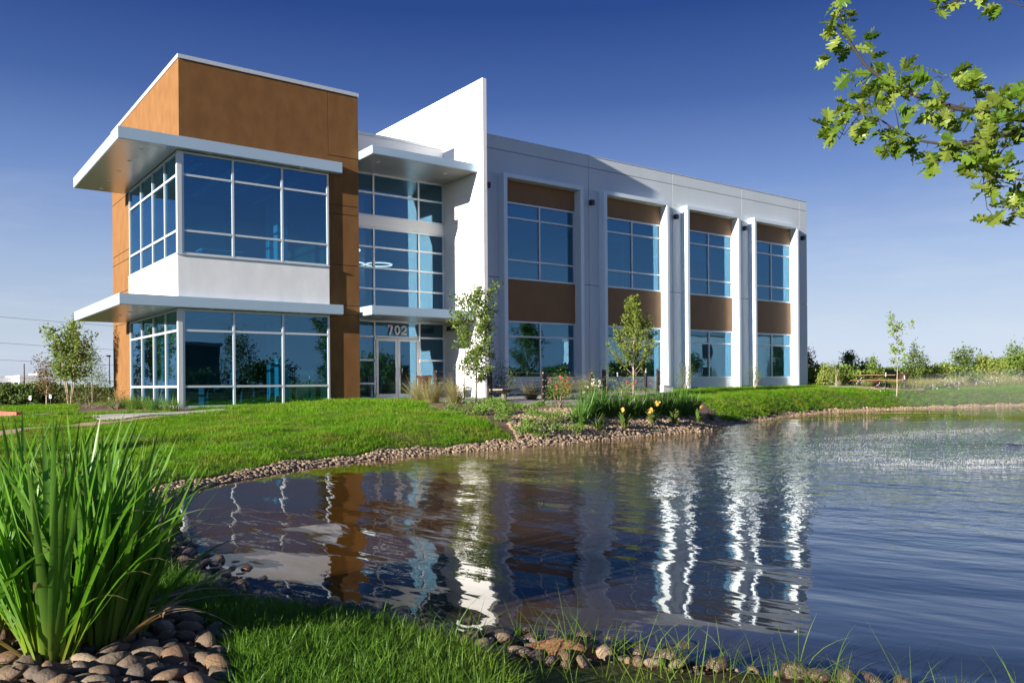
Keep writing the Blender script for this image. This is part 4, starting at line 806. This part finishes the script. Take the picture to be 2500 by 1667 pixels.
bush('shrub', 'dark green shrub beside the white fin wall behind the near bench', (13.1,-1.2), .55, 1.1, 800, .09, BGDARK, 'shrub', None, 811, 22, .4, .35, 8)
bush('shrub', 'thin leafy shrub behind the far bench between wall and rail', (19.2,-1.3), .3, 1.2, 300, .07, BGMID, 'shrub', None, 812, 16, .4, .35, 6)
# low planting at the foot of the tower
bush('juniper_hedge', 'low spreading juniper at the corner bed left of the tower', (-2.0,5.4), 1.3, .62, 2600, .07, HEDGE, 'hedge', None, 821, 50, .25, .35, 10, None, 1.8, .1)
for i, (x, y, lab) in enumerate([(-.55,-.9,'green strappy clump at the tower corner'), (-.75,.2,'green strappy clump second from the tower corner'), (-.7,1.4,'green strappy clump third from the tower corner'), (-.8,2.7,'green strappy clump in the middle of the tower side bed'), (-.9,4.2,'green strappy clump towards the back of the tower side bed'), (-1.4,3.4,'strappy clump next to the low juniper'), (-1.1,1.9,'strappy clump at the bed edge by the bark')]):
    clump('lily_turf', lab, 'lily turf', (x, y), 190, .5, .016, .22, .45, .5, 830+i, IRISF if i % 2 else COVER, 'lily turf along the tower')
bush('twiggy_plant', 'reddish dry twiggy plant in the bed beside the tower', (-1.6,2.4), .55, .6, 260, .05, REDL, 'shrub', None, 841, 14, .5, .3, 12)

# ------------------------------------------------------------------ trees
tree('live_oak_sapling', 'staked live oak sapling in front of the white fin wall', (8.45,-6.0), 3.35, clear=.2, tr=.04, nb=30, bl=.31, rise=.75, leaf=.11, nl=6500, mat=SAPL, seed=31, spread=.085, twig=4, asp=.42, prof=lambda t: .35+.75*math.sin(math.pi*(.32+.62*(1-t)))*(1-.35*t))
tree('elm_sapling', 'staked upright sapling before the second wing window', (18.4,-3.85), 4.5, clear=.18, tr=.04, nb=30, bl=.26, rise=1.0, leaf=.11, nl=7500, mat=SAPL2, bark=PBARK, seed=33, spread=.09, twig=4, asp=.48, prof=lambda t: .35+.8*(1-t)**.8 if t < .45 else .95*(1-t)**.5*.78)
tree('sapling', 'thin staked sapling with pale leaves at the far right lawn', (37.7,-5.55), 4.35, clear=.32, tr=.03, nb=15, bl=.15, rise=.7, leaf=.15, nl=520, mat=PALEL, bark=PBARK, seed=35, spread=.10, twig=2, asp=.7, lean=(.06,-.03), prof=lambda t: .5+.8*abs(math.sin(t*7)))
tree('crepe_myrtle', 'multi-stemmed crepe myrtle on the lawn island left of the tower', (-1.85,10.8), 3.0, clear=.4, tr=.06, nb=32, bl=.30, rise=.8, leaf=.13, nl=4200, mat=MYRT, bark=PBARK, seed=37, spread=.16, twig=3, asp=.6, trunks=4, fork=.13, prof=lambda t: .45+.6*t)
tree('red_sapling', 'young tree with reddish and green leaves at the far left', (-2.1,15.9), 2.0, clear=.3, tr=.04, nb=24, bl=.33, rise=.35, leaf=.11, nl=900, mat=REDL, bark=PBARK, seed=39, spread=.15, twig=3, asp=.55, prof=lambda t: .5+.5*math.sin(t*9)**2)
tree('cypress_sapling', 'feathery green sapling between the crepe myrtle and the tower', (.35,18.3), 2.9, clear=.3, tr=.045, nb=30, bl=.28, rise=.15, leaf=.12, nl=2600, mat=BGMID, bark=PBARK, seed=41, spread=.17, twig=3, asp=.25, prof=lambda t: 1.05-.8*t)
r = np.random.default_rng(77)
LM = ''; cnt_ = {}
def row(items, group, seed):
    for i, (x, y, H, rx, mt, lab) in enumerate(items):
        if lab in (LD, LM): cnt_[lab] = cnt_.get(lab, 0)+1; lab = lab.replace(' of the ', ' ('+ORD[cnt_[lab]-1]+') of the ').replace(' in the ', ', '+ORD[cnt_[lab]-1]+' in the ')
        o = bush('tree', lab, (x, y), rx, H*.62, int(700+900*rx), .10+.055*rx, mt, 'tree', group, seed+i, 44, .26, .6, 8, DBARK, rx*.9, .02, .3)
LD = 'dark bushy tree in the hedgerow behind the parking lot'
row([(-2.8,38.3,1.63,1.70,BGDARK,LD), (-2.1,36.4,1.56,1.60,BGDARK,LD), (-1.1,37.0,1.51,1.50,BGDARK,LD), (-0.5,35.3,1.59,1.50,BGDARK,LD), (0.5,37.0,1.74,1.50,BGMID,'lighter tree in the hedgerow behind the red sapling'), (1.1,35.3,1.54,1.50,BGDARK,LD), (2.1,37.0,1.41,1.50,BGDARK,LD), (2.8,35.3,1.43,1.50,BGDARK,LD), (3.8,37.0,1.29,1.50,BGDARK,LD), (4.7,37.6,1.18,1.50,BGDARK,LD), (0.2,45.9,1.58,2.00,BGMID,'tree behind the left hedgerow')], 'hedgerow behind the parking lot', 900)
LM = 'mid green tree of the tree line beyond the meadow'
row([(39.0,0.2,1.61,1.30,BGYEL,'rounded light green tree just right of the building'), (48.6,7.4,3.21,0.90,BGDARK,'dark conifer-like tree half hidden behind the building corner'), (38.6,-0.7,1.21,0.80,BGYEL,'low light green bush left of the picnic table'), (41.6,0.1,1.55,1.50,BGMID,'green bush filling the gap left of the picnic table'), (45.7,0.8,2.26,1.20,BGMID,'spreading green tree behind the picnic table'), (51.4,0.3,3.29,1.05,BGDARK,'tall dark tree behind the right litter bin'), (55.3,1.1,1.60,1.70,BGYEL,'low yellowish bush right of the dark tree'), (58.3,1.4,1.53,1.80,BGMID,'low green bush in the meadow edge'), (61.8,1.3,3.10,1.70,BGDARK,'large dark bush with bare twigs standing in the meadow'), (61.7,0.1,2.20,1.10,BGYEL,'yellowish green bush at the right of the dark bush'), (68.0,1.6,1.93,1.90,BGMID,LM), (71.3,1.7,2.18,2.10,BGDARK,LM), (63.2,-1.0,1.82,1.20,BGYEL,'light green tree toward the right frame edge'), (59.8,-3.5,3.66,1.50,BGMID,'tall tree at the right frame edge'), (76.7,25.1,0.79,2.60,BGMID,LM), (80.1,22.6,0.73,2.60,BGDARK,LM), (83.7,19.9,0.67,2.60,BGMID,LM), (87.9,18.0,0.70,2.60,BGMID,LM), (91.6,16.5,0.90,2.80,BGMID,LM), (96.1,14.4,1.31,2.80,BGMID,LM), (100.8,10.9,2.22,3.00,BGMID,LM)], 'trees beyond the meadow', 950)
tree('young_tree', 'slim young tree rising left of the picnic table', (48.4,3.8), 2.3, clear=.28, tr=.06, nb=24, bl=.24, rise=.9, leaf=.14, nl=1300, mat=BGMID, seed=43, spread=.2, twig=3, asp=.6)
bush('meadow_bush', 'small dark green bush alone in the wildflower meadow', (52.0,-3.6), .55, .85, 500, .13, BGMID, 'bush', None, 991, 16, .4, .5, 5)
# trees out of frame on the left: they throw the streaks of shade on the lawn
for i, (x, y, H) in enumerate([(-21,-13.5,4.2), (-25,-16.5,4.6), (-30,-9.5,4.2)]):
    tree('lawn_tree', 'young tree on the lawn left of the view', (x, y), H, clear=.3, tr=.06, nb=24, bl=.3, rise=.6, leaf=.16, nl=900, mat=BGMID, group='lawn trees left of the view', seed=60+i, spread=.2, twig=3, asp=.55)
# trees and a building across the road, mirrored in the glass
LR = 'tree across the pond mirrored in the windows'
row([(22,-60,8.2,2.2,BGDARK,LR), (26,-62,4.6,3.6,BGDARK,LR), (17,-62,3.6,3.6,BGDARK,LR), (36,-64,4.5,2.6,BGDARK,LR), (58,-60,4,2,BGDARK,LR), (92,-58,6.4,3.6,BGDARK,LR), (124,-62,7.5,4.0,BGDARK,LR), (74,-78,3.4,5.5,BGDARK,LR), (86,-82,4.2,6,BGMID,LR), (97,-80,4.6,6,BGDARK,LR), (108,-84,5.5,6,BGMID,LR), (50,-78,6,6,BGMID,LR)], 'trees across the pond', 1000)  # wide rear trees added, unseen, to darken the low sky mirrored in the wing

# ------------------------------------------------------------------ oak bough hanging in from the right
def oakleaf(seed):
    q = np.random.default_rng(seed); out = [(0, -.04), (.05, .06), (.12, .13), (.07, .20), (.30, .27), (.26, .36), (.10, .40), (.40, .52), (.36, .62), (.12, .58), (.30, .78), (.20, .82), (.07, .78), (.04, .98)]
    out = [(x*q.uniform(.85, 1.15), y) for x, y in out]; n = len(out); v = []
    cu = q.uniform(-.25, .35)
    for x, y in out: v += [(0, y if y > -.03 else y, cu*y*y*.6), (x, y, cu*y*y*.6+abs(x)*.22+q.normal()*.015), (-x*q.uniform(.85, 1.1), y*q.uniform(.97, 1.03), cu*y*y*.6+abs(x)*.22+q.normal()*.015)]
    f = []
    for i in range(n-1): a = 3*i; c = a+3; f += [(a, a+1, c+1, c), (a+2, a, c, c+2)]
    return np.array(v)*[.115, .115, .115], f
OM = []
for i in range(8):
    me = mesh_from('leaf', *oakleaf(i)); me.materials.append(OAKL); OM.append(me)
oak = empty('oak_tree', (-3.5, -32.4, gz(-3.5, -32.4))); tag(oak, 'oak whose leafy bough hangs into the upper right corner', 'tree')
ow = MB(); r = np.random.default_rng(17); O0 = np.array(oak.location)
def at(px, py, D):                     # a point of the bough from its place in view and its distance
    return np.array(cam.matrix_world.translation)+D*(np.array(_f)+np.array(_r)*((px-1250)/2018.05)-np.array(_u)*((py-936.9)/2018.05))
ow.tube([(0, 0, -.1), (.02, .03, .8), (0, .05, 1.8), (-.05, .12, 2.8), (-.02, .2, 3.8), (.05, .2, 4.8)], [.15, .12, .11, .09, .07, .03], 10)
def bough(pix, r0, r1, root=None):
    P = np.array([at(*p) for p in pix]); P = P if root is None else np.concatenate([[root+O0], P]); k = len(P); t = np.linspace(0, k-1, k*4); i = np.minimum(t.astype(int), k-2); f_ = (t-i)[:, None]
    S_ = P[i]*(1-f_)+P[i+1]*f_; S_[1:-1] = (S_[:-2]+2*S_[1:-1]+S_[2:])/4; ow.tube(S_-O0, np.linspace(r0, r1, len(S_))*.62, 6); return S_
main = bough([(2760,330,4.0),(2500,293,4.2),(2320,262,4.4),(2200,220,4.55),(2120,170,4.65),(2085,120,4.7),(2058,70,4.75),(2050,25,4.78)], .035, .003, np.array([0, .1, 2.2]))
low = bough([(2760,280,3.9),(2500,312,4.1),(2400,345,4.25),(2320,355,4.35),(2230,342,4.45),(2160,300,4.55),(2110,265,4.62),(2060,330,4.6)], .022, .003, np.array([0, .1, 2.4]))
b3 = bough([(2700,460,3.9),(2500,440,4.1),(2430,432,4.2),(2380,460,4.25)], .016, .003, np.array([0, .1, 1.9]))
b4 = bough([(2470,340,4.12),(2420,400,4.2),(2400,440,4.25),(2410,510,4.3)], .007, .002); b5 = bough([(2560,470,4.0),(2500,520,4.1),(2460,525,4.15)], .008, .002, np.array([0, .1, 1.7]))
b6 = bough([(2180,205,4.58),(2120,235,4.6),(2075,285,4.62),(2050,340,4.65)], .006, .002); b7 = bough([(2560,-60,3.9),(2500,20,4.0),(2460,0,4.05)], .01, .003, np.array([0, .1, 2.9])); b8 = bough([(2700,-120,4.0),(2420,-40,4.2),(2330,5,4.3),(2270,25,4.3)], .014, .003, np.array([0, .1, 3.0]))
b9 = bough([(2510,210,4.05),(2535,180,4.0)], .006, .003); b10 = bough([(2300,258,4.42),(2290,215,4.4),(2300,190,4.4)], .005, .002); b11 = bough([(2390,270,4.32),(2380,240,4.3)], .005, .002); b12 = bough([(2190,345,4.5),(2180,390,4.5)], .004, .002)
mesh_obj('trunk', np.concatenate(ow.v), ow.f, OBARK, oak, True, local=False)
cr_ = np.random.default_rng(5); kc = unit(cr_.normal(size=(70, 3)))*cr_.uniform(.4, 1, (70, 1))*[1.7, 1.6, 1.2]+[.5, -.5, 4.4]; cw = MB()
for c_ in kc[:26]: cw.tube([(0, .18, 2.6+.05*float(c_[2])), tuple(c_*[.5, .5, .86]), tuple(c_)], [.03, .016, .005], 5)
mesh_obj('limbs', np.concatenate(cw.v), cw.f, OBARK, oak, True, local=False)
cc = kc[cr_.integers(0, 70, 3600)]+cr_.normal(size=(3600, 3))*.24; v, f = leafmesh(cc, .11, .6, r=cr_); mesh_obj('crown', v, trimesh(v, f), OAKL, oak, local=False)
tw = MB(); zmin = at(2400, 540, 4.2)[2]; LV = []
for S_, n, sp in ((main[10:], 23, .10), (low[10:], 23, .10), (b3[5:], 10, .11), (b4, 9, .10), (b5[5:], 9, .08), (b6, 8, .07), (b7[5:], 3, .05), (b8[9:], 3, .03), (b9, 3, .05), (b10, 4, .06), (b11, 5, .07), (b12, 2, .04), (main[6:14], 15, .16), (low[6:12], 12, .15)):
    for k in range(n):
        b0 = S_[min(len(S_)-1, int((k+r.uniform(0, 1))/n*len(S_)))]; d0 = unit(r.normal(size=3)*[1, 1, .8]); c = b0+d0*sp*r.uniform(.35, 1.35)
        if c[2] < zmin: continue
        tw.tube([b0-O0, (b0+c)/2-O0+[0, 0, .008], c-O0], [.0028, .002, .0014], 4)
        for q_ in range(int(r.integers(3, 7))):
            s = r.uniform(.6, 1.12); d = unit(d0*.7+r.normal(size=3)*.75+[0, 0, -.25]); s_ = unit(np.cross(d, unit(r.normal(size=3)*.6+[0, 0, 1]))); n_ = np.cross(s_, d); p = c+d*.012
            M_ = Matrix((Vector(s_), Vector(d), Vector(n_))).transposed().to_4x4(); v_ = p-np.array(cam.matrix_world.translation); dp = v_@np.array(_f); tx, ty = v_@np.array(_r)/dp, v_@np.array(_u)/dp
            LV.append((-s/dp+(9 if abs(tx) > .62 or ty > .47 else 0), int(r.integers(8)), Matrix.Translation(Vector(p-O0))@M_@Matrix.Scale(s, 4)))
LV.sort(key=lambda q: q[0])                      # the 300 that show largest are leaves of their own
for _, k, M_ in LV[:300]:
    o = link(bpy.data.objects.new('leaf', OM[k]), oak); o.matrix_parent_inverse = Matrix.Identity(4); o.matrix_local = M_
lm = MB()
for _, k, M_ in LV[300:]: lm.add([tuple(M_@v.co) for v in OM[k].vertices], [tuple(q.vertices) for q in OM[k].polygons])
tag(mesh_obj('foliage', np.concatenate(lm.v), lm.f, OAKL, oak, local=False), kind='stuff')
mesh_obj('twigs', np.concatenate(tw.v), tw.f, OBARK, oak, local=False)

# ------------------------------------------------------------------ furniture and small things
def post(parent, x, y, h, pair=True, rz=.6):
    mb = MB(); z = gz(x, y)
    offs = ((-.055,), (.055,)) if pair else ((0,),)
    for (d,) in offs:
        cx_, cy_ = x+d*math.cos(rz), y+d*math.sin(rz); hw = .04 if pair else .06; mb.box(cx_-hw, cx_+hw, cy_-hw, cy_+hw, z-.1, z+h)
    o = mb.build('post', DARKBR, parent); s = MB()
    for k in range(5):
        for (d,) in offs: s.lathe([(.0, -.006), (.012, -.006), (.012, .006), (0, .006)], (x+d*math.cos(rz)-.02, y+d*math.sin(rz)-(.045 if pair else .065), z+.14+k*(h-.2)/4), 6)
    s.build('bolts', CHROME, o); return z
def rail(label, pts, h=1.05, pair=()):
    o = empty('cable_railing', (0, 0, 0)); tag(o, label, 'railing', 'cable railings of the patio')
    for i, (x, y) in enumerate(pts): post(o, x, y, h, i in pair)
    for k in range(5):
        for (xa, ya), (xb, yb) in zip(pts[:-1], pts[1:]):
            za, zb = gz(xa, ya)+.14+k*(h-.2)/4, gz(xb, yb)+.14+k*(h-.2)/4; t = np.linspace(0, 1, 7)[:, None]; P = np.array([(xa, ya, za)])*(1-t)+np.array([(xb, yb, zb)])*t; P[:, 2] -= .012*np.sin(np.pi*t[:, 0]); MB().tube(P, .0045, 5).build('cable', CABLE, o)
    return o
rail('front cable railing with dark double posts along the pond side of the patio', [(7.6,-4.7), (9.2,-5.75), (10.45,-7.3), (15.6,-4.95), (19.9,-3.95)], 1.18, (2,))
rail('rear cable railing with dark posts between the two benches', [(11.75,-5.8), (17.0,-2.6), (21.5,-1.6)], 1.06)
def stake(label, x, y, h, lean=0, green=True):
    o = empty('tree_stake', (x, y, gz(x, y))); o.rotation_euler = (lean, lean*.5, 0); tag(o, label, 'stake', 'steel tree stakes')
    mb = MB(); mb.box(-.022, .022, -.004, .004, -.2, h*.84); mb.box(-.004, .004, .004, .034, -.2, h*.84); mesh_obj('shaft', np.concatenate(mb.v), mb.f, GREENP if green else CABLE, o, local=False)
    mb = MB(); mb.box(-.026, .026, -.007, .007, h*.84, h); mb.box(-.006, .006, .007, .038, h*.84, h); mesh_obj('white_tip', np.concatenate(mb.v), mb.f, WPAINT, o, local=False)
for a in (('steel stake left of the live oak sapling by the fin wall', 7.55, -6.6, 1.15, .0), ('white-tipped green stake right of the live oak sapling', 9.35, -5.7, 1.32, .0), ('white-tipped stake left of the sapling at the second window', 17.35, -3.95, 1.05, 0), ('tall white-tipped stake right of the sapling at the second window', 19.4, -3.65, 1.22, .02), ('white-tipped green stake left of the far right sapling', 37.15, -5.2, 1.3, .03), ('white-tipped stake right of the far right sapling', 38.35, -5.75, 1.3, -.03), ('white-tipped stake left of the feathery sapling', -.2, 17.3, 1.0, .05), ('white-tipped stake right of the feathery sapling', 1.4, 19.4, 1.0, -.02)): stake(*a)
def litter_bin(label, x, y, z0=0):
    o = empty('litter_bin', (x, y, gz(x, y)+z0)); tag(o, label, 'litter bin', 'brown slatted litter bins'); n = 26
    prof = [(.25, .05), (.25, .12), (.245, .4), (.25, .62), (.28, .80), (.345, .95)]; sl = MB()
    V = [];  w_ = .5*2*math.pi/n*.62
    for rr, z in prof: V += [(rr*math.cos(w_), -rr*math.sin(w_), z), (rr*math.cos(w_), rr*math.sin(w_), z), ((rr-.012)*math.cos(w_), rr*math.sin(w_), z), ((rr-.012)*math.cos(w_), -rr*math.sin(w_), z)]
    F_ = []
    for i in range(len(prof)-1): F_ += [(4*i+a, 4*i+(a+1) % 4, 4*i+4+(a+1) % 4, 4*i+4+a) for a in range(4)]
    F_ += [(3, 2, 1, 0), tuple(len(V)-4+a for a in range(4))]; me = mesh_from('slat', V, F_); me.materials.append(BINM)
    for k in range(n): s = link(bpy.data.objects.new('slat', me), o); s.rotation_euler.z = k*2*math.pi/n
    for nm, pr in (('rim', [(.335, .93), (.352, .945), (.352, .965), (.335, .965), (.325, .945)]), ('hoop', [(.232, .5), (.242, .5), (.242, .56), (.232, .56)]), ('base', [(0, .04), (.25, .04), (.25, .07), (.0, .07)])):
        mb = MB(); mb.lathe(pr+[pr[0]], n=28); mesh_obj(nm, np.concatenate(mb.v), mb.f, BINM, o, local=False)
    mb = MB(); mb.lathe([(0, .08), (.2, .08), (.215, .8), (.21, .8)], n=20); mesh_obj('liner', np.concatenate(mb.v), mb.f, BLACK, o, local=False)
    return o
litter_bin('brown slatted flared litter bin beside the entrance door', 9.55, -.6, .03); litter_bin('brown slatted litter bin by the picnic table at the far right', 44.6, -2.3, 0)
def bench(label, x, y, rz):
    o = empty('bench', (x, y, gz(x, y)+.03), rz); tag(o, label, 'bench', 'slatted backless benches'); Ln = 2.2; n = 20
    mb = MB(); mb.box(-Ln/n*.42, Ln/n*.42, -.24, .24, .40, .455); me = mesh_from('slat', np.concatenate(mb.v), mb.f); me.materials.append(WOODG)
    for k in range(n):
        s = link(bpy.data.objects.new('slat', me), o); u = (k+.5)/n-.5; s.location = (u*Ln, .10*(1-(2*u)**2)-.05, 0); s.rotation_euler.z = -.18*u*2
    mb = MB(); mb.add([(-.85, -.08, .40), (.85, -.08, .40), (.85, .08, .40), (-.85, .08, .40), (-.45, -.05, .29), (.45, -.05, .29), (.45, .05, .29), (-.45, .05, .29)], [(0, 1, 2, 3), (7, 6, 5, 4), (0, 4, 5, 1), (1, 5, 6, 2), (2, 6, 7, 3), (3, 7, 4, 0)]); mesh_obj('beam', np.concatenate(mb.v), mb.f, BINM, o, local=False)
    for sx_ in (-.12, .12):
        mb = MB(); mb.box(sx_-.05, sx_+.05, -.05, .05, -.06, .29); mesh_obj('leg', np.concatenate(mb.v), mb.f, BINM, o, local=False)
bench('slatted backless bench behind the live oak sapling', 10.15, -5.35, .62); bench('slatted backless bench behind the iris row', 16.9, -3.35, .62)
pt_ = empty('picnic_table', (39.6,-3.25, gz(39.6,-3.25)+.03), -.62); tag(pt_, 'picnic table with tan slatted top and benches on a single dark post', 'picnic table')
for nm, y0, z0, wd, ln in (('table_board', 0, .74, .80, 2.0), ('seat_board', -.78, .43, .28, 2.35), ('seat_board', .78, .43, .28, 2.35)):
    k = max(2, int(wd/.13))
    for i in range(k):
        mb = MB(); mb.box(-ln/2, ln/2, y0-wd/2+i*wd/k+.004, y0-wd/2+(i+1)*wd/k-.004, z0, z0+.05); mesh_obj(nm, np.concatenate(mb.v), mb.f, WOODT, pt_, local=False)
mb = MB(); mb.box(-.11, .11, -.11, .11, -.05, .70); mesh_obj('post', np.concatenate(mb.v), mb.f, BINM, pt_, local=False)
mb = MB(); mb.box(-.05, .05, -.9, .9, .37, .43); mb.box(-.05, .05, -.38, .38, .69, .74); mb.box(-.6, .6, -.05, .05, .692, .738); mesh_obj('bracket', np.concatenate(mb.v), mb.f, BINM, pt_, local=False)
ub = MB(); zq = gz(21.4,-3.0); ub.box(21.1, 21.75, -3.15, -2.85, zq-.05, zq+.32); ub.box(21.08, 21.77, -3.17, -2.83, zq+.323, zq+.36); o = ub.build('utility_box', WPAINT); tag(o, 'low pale utility box on the lawn before the second window', 'utility box')
# lamp post, signs, poles and wires at the left
def lamp_post(label, x, y, h):
    o = empty('lamp_post', (x, y, gz(x, y))); tag(o, label, 'lamp post'); mb = MB(); mb.tube([(0, 0, 0), (0, 0, h)], [.04, .03], 8); mesh_obj('pole', np.concatenate(mb.v), mb.f, DARKBR, o, local=False); mb = MB(); mb.box(-.17, .07, -.09, .09, h-.05, h+.05); mesh_obj('lamp_head', np.concatenate(mb.v), mb.f, BINM, o, local=False); mb = MB(); mb.lathe([(.0, 0), (.1, 0), (.1, .3), (0, .3)], n=12); mesh_obj('base', np.concatenate(mb.v), mb.f, CONC, o, local=False)
lamp_post('dark square-headed lamp post just left of the tower', 2.75, 26.5, 2.9)
def sign(label, x, y, h, col):
    o = empty('parking_sign', (x, y, gz(x, y)), -.64); tag(o, label, 'sign', 'small signs in the parking lot'); mb = MB(); mb.tube([(0, .02, 0), (0, .02, h)], .015, 6); mesh_obj('pole', np.concatenate(mb.v), mb.f, CABLE, o, local=False); mb = MB(); mb.box(-.07, .07, -.01, .006, h-.24, h); mesh_obj('plate', np.concatenate(mb.v), mb.f, WPAINT, o, local=False); mb = MB(); mb.box(-.045, .045, -.016, -.011, h-.17, h-.05); mesh_obj('symbol', np.concatenate(mb.v), mb.f, col, o, local=False)
BLUE = solid('sign_blue', (.02, .07, .35), .5)
sign('small blue and white sign at the far left of the lot', -1.53, 27.1, .55, BLUE); sign('small blue and white sign left of the crepe myrtle', -.55, 26.4, .6, BLUE)
def pole(label, x, y, h, arms=True):
    o = empty('utility_pole', (x, y, gz(x, y))); tag(o, label, 'pole', 'utility poles'); mb = MB(); mb.tube([(0, 0, 0), (0, 0, h)], [.12, .09], 7); mesh_obj('shaft', np.concatenate(mb.v), mb.f, BARK, o, local=False)
    if arms: mb = MB(); mb.box(-1.1, 1.1, -.06, .06, h-.6, h-.45); mesh_obj('crossarm', np.concatenate(mb.v), mb.f, BARK, o, local=False)
pole('utility pole rising behind the left hedgerow', 6.9, 108, 4.2, False); pole('slim utility pole right of the first behind the hedgerow', 11.6, 108, 4.6, False)
wl = empty('power_lines', (0, 0, 0)); tag(wl, 'thin power lines across the sky at the left', 'power line')
for zz_ in (13.4, 9.7, 7.3, 4.8, 3.2):
    t = np.linspace(0, 1, 14); P = np.stack([-40+t*130, 100+t*22, zz_-2.0*np.sin(np.pi*t)-t*3.0], 1); MB().tube(P, .022, 4).build('wire', CABLE, wl)
# far white building and, mirrored in the glass, the offices across the road
fb = empty('white_building', (0, 0, 0)); tag(fb, 'long low white building far behind the hedgerow at the left', 'building'); 
MB().box(4, 15.5, 165, 185, 0, 2.6).build('wall', WHITE, fb); MB().box(12, 19, 163, 190, 0, 3.1).build('wall', WPAINT, fb); MB().box(15.502, 18, 166, 180, 3.102, 3.6).build('roof_unit', CONC, fb)
for k in range(6): MB().box(5+k*1.6, 6+k*1.6, 164.9, 164.99, .9, 1.7).build('window', DARKG, fb)
fb = empty('warehouse', (0, 0, 0)); tag(fb, 'low pale warehouse far beyond the picnic table', 'building'); MB().box(118, 134, 8, 22, .2, 2.9).build('wall', solid('far_grey', (.45, .48, .52), .8), fb); MB().box(117.5, 134.5, 7.5, 22.5, 2.902, 3.2).build('roof', WPAINT, fb)
for k in range(3): MB().box(117.9, 117.99, 9.5+k*4, 11.5+k*4, .4, 2.2).build('door', CONC, fb)
def office(label, x0, x1, y0, y1, h, mat, rz=0, st=3.2):
    o = empty('office_block', (0, 0, 0)); tag(o, label, 'building', 'office blocks across the road'); MB().box(x0, x1, y0, y1, -.5, h).build('wall', mat, o); MB().box(x0-.3, x1+.3, y0-.3, y1+.3, h+.002, h+.4).build('coping', CONC, o)
    c = Vector(((x0+x1)/2, (y0+y1)/2, 0)); o.rotation_euler.z = rz; o.location = c-Matrix.Rotation(rz, 3, 'Z')@c
    n = int((x1-x0)/st)
    for k in range(n):
        for z in (1.0, h*.55): MB().box(x0+.6+k*st, x0+2.6+k*st, y1+.002, y1+.06, z, z+h*.26).build('window', DARKG, o)
office('pale office block across the pond mirrored in the wing windows', 112, 160, -112, -86, 10.5, WHITE, R(28), 8); office('darker office block across the pond mirrored in the tower glass', 12, 30, -110, -92, 6.4, DARKG)

# ------------------------------------------------------------------ fountain spray
WD = glass('water_drop', (.9, .93, .95), (1, 1, 1), .35)
m, nt, b = nodes('spray_white'); b.inputs['Base Color'].default_value = (.8, .82, .84, 1); b.inputs['Roughness'].default_value = .15; b.inputs['Transmission Weight'].default_value = .45; SPRAY = m
fo = empty('fountain', (13.5, -21.5, ZW)); tag(fo, 'pond fountain jets splashing back in a ring of white spray', 'fountain')
bm = bmesh.new(); bmesh.ops.create_icosphere(bm, subdivisions=1, radius=.5); dv = [tuple(v.co) for v in bm.verts]; df = [tuple(x.index for x in q_.verts) for q_ in bm.faces]; bm.free()
r = np.random.default_rng(91)
SPL = [(7.3,-21.2,1.0,1), (7.0,-22.3,.7,.8), (8.2,-22.6,1.1,1), (9.2,-23.2,.9,.9), (7.4,-23.4,.9,1.2), (10.8,-19.0,1.4,.6), (13.5,-17.9,1.4,.8), (15.6,-18.0,1.5,.9), (17.4,-17.9,1.4,.8), (19.3,-18.3,1.2,.7), (13.8,-21.8,1.0,.6), (8.6,-20.2,1.6,.6), (11.4,-24.4,1.0,1.0), (10.2,-23.9,1.0,1.0)]
for i, (x, y, ex, s) in enumerate(SPL):
    n = int(520*s); u = r.normal(size=n)*ex*.42; w = r.normal(size=n)*.10; f_ = np.exp(-(u/(ex*.5))**2)
    c = np.stack([x+u*CR[0]+w*CF[0], y+u*CR[1]+w*CF[1], ZW+np.abs(r.normal(size=n))**1.5*.11*s*f_], 1)
    ro, _ = rnd(c, r, 1, 1); tag(scatter('splash', c-np.array(fo.location), ro, r.uniform(.004, .013, n), [proto('drop', dv, df, SPRAY, True)], fo), kind='stuff')
n = 90; c = np.stack([13+r.normal(size=n)*3.6, -21.2+r.normal(size=n)*2.2, ZW+.05+np.abs(r.normal(size=n))*.7], 1); ro, _ = rnd(c, r, 1, 1)
tag(scatter('falling_drops', c-np.array(fo.location), ro, r.uniform(.006, .018, n), [proto('drop', dv, df, SPRAY, True)], fo), kind='stuff')
nzl = MB(); nzl.lathe([(.0, -.3), (.35, -.3), (.35, -.02), (.12, .02), (0, .02)], (0, 0, 0), 16); mesh_obj('nozzle', np.concatenate(nzl.v), nzl.f, BLACK, fo, local=False)
# drifting spray at the right of the fountain
bm = bmesh.new(); bmesh.ops.create_icosphere(bm, subdivisions=3, radius=1); me = bpy.data.meshes.new('spray_mist'); bm.to_mesh(me); bm.free()
m = bpy.data.materials.new('mist'); m.use_nodes = True; nt = m.node_tree; nt.nodes.clear(); ov = nt.nodes.new('ShaderNodeOutputMaterial'); pv = nt.nodes.new('ShaderNodeVolumePrincipled'); pv.inputs['Color'].default_value = (.95, .97, 1, 1); pv.inputs['Density'].default_value = .035; pv.inputs['Anisotropy'].default_value = .2; nt.links.new(pv.outputs[0], ov.inputs['Volume'])
me.materials.append(m); mi = link(bpy.data.objects.new('spray_mist', me), fo); mi.location = (14.6, 6.4, 1.05); mi.scale = (4.6, 3.0, 1.0); mi.rotation_euler.z = -.5; tag(mi, kind='stuff')
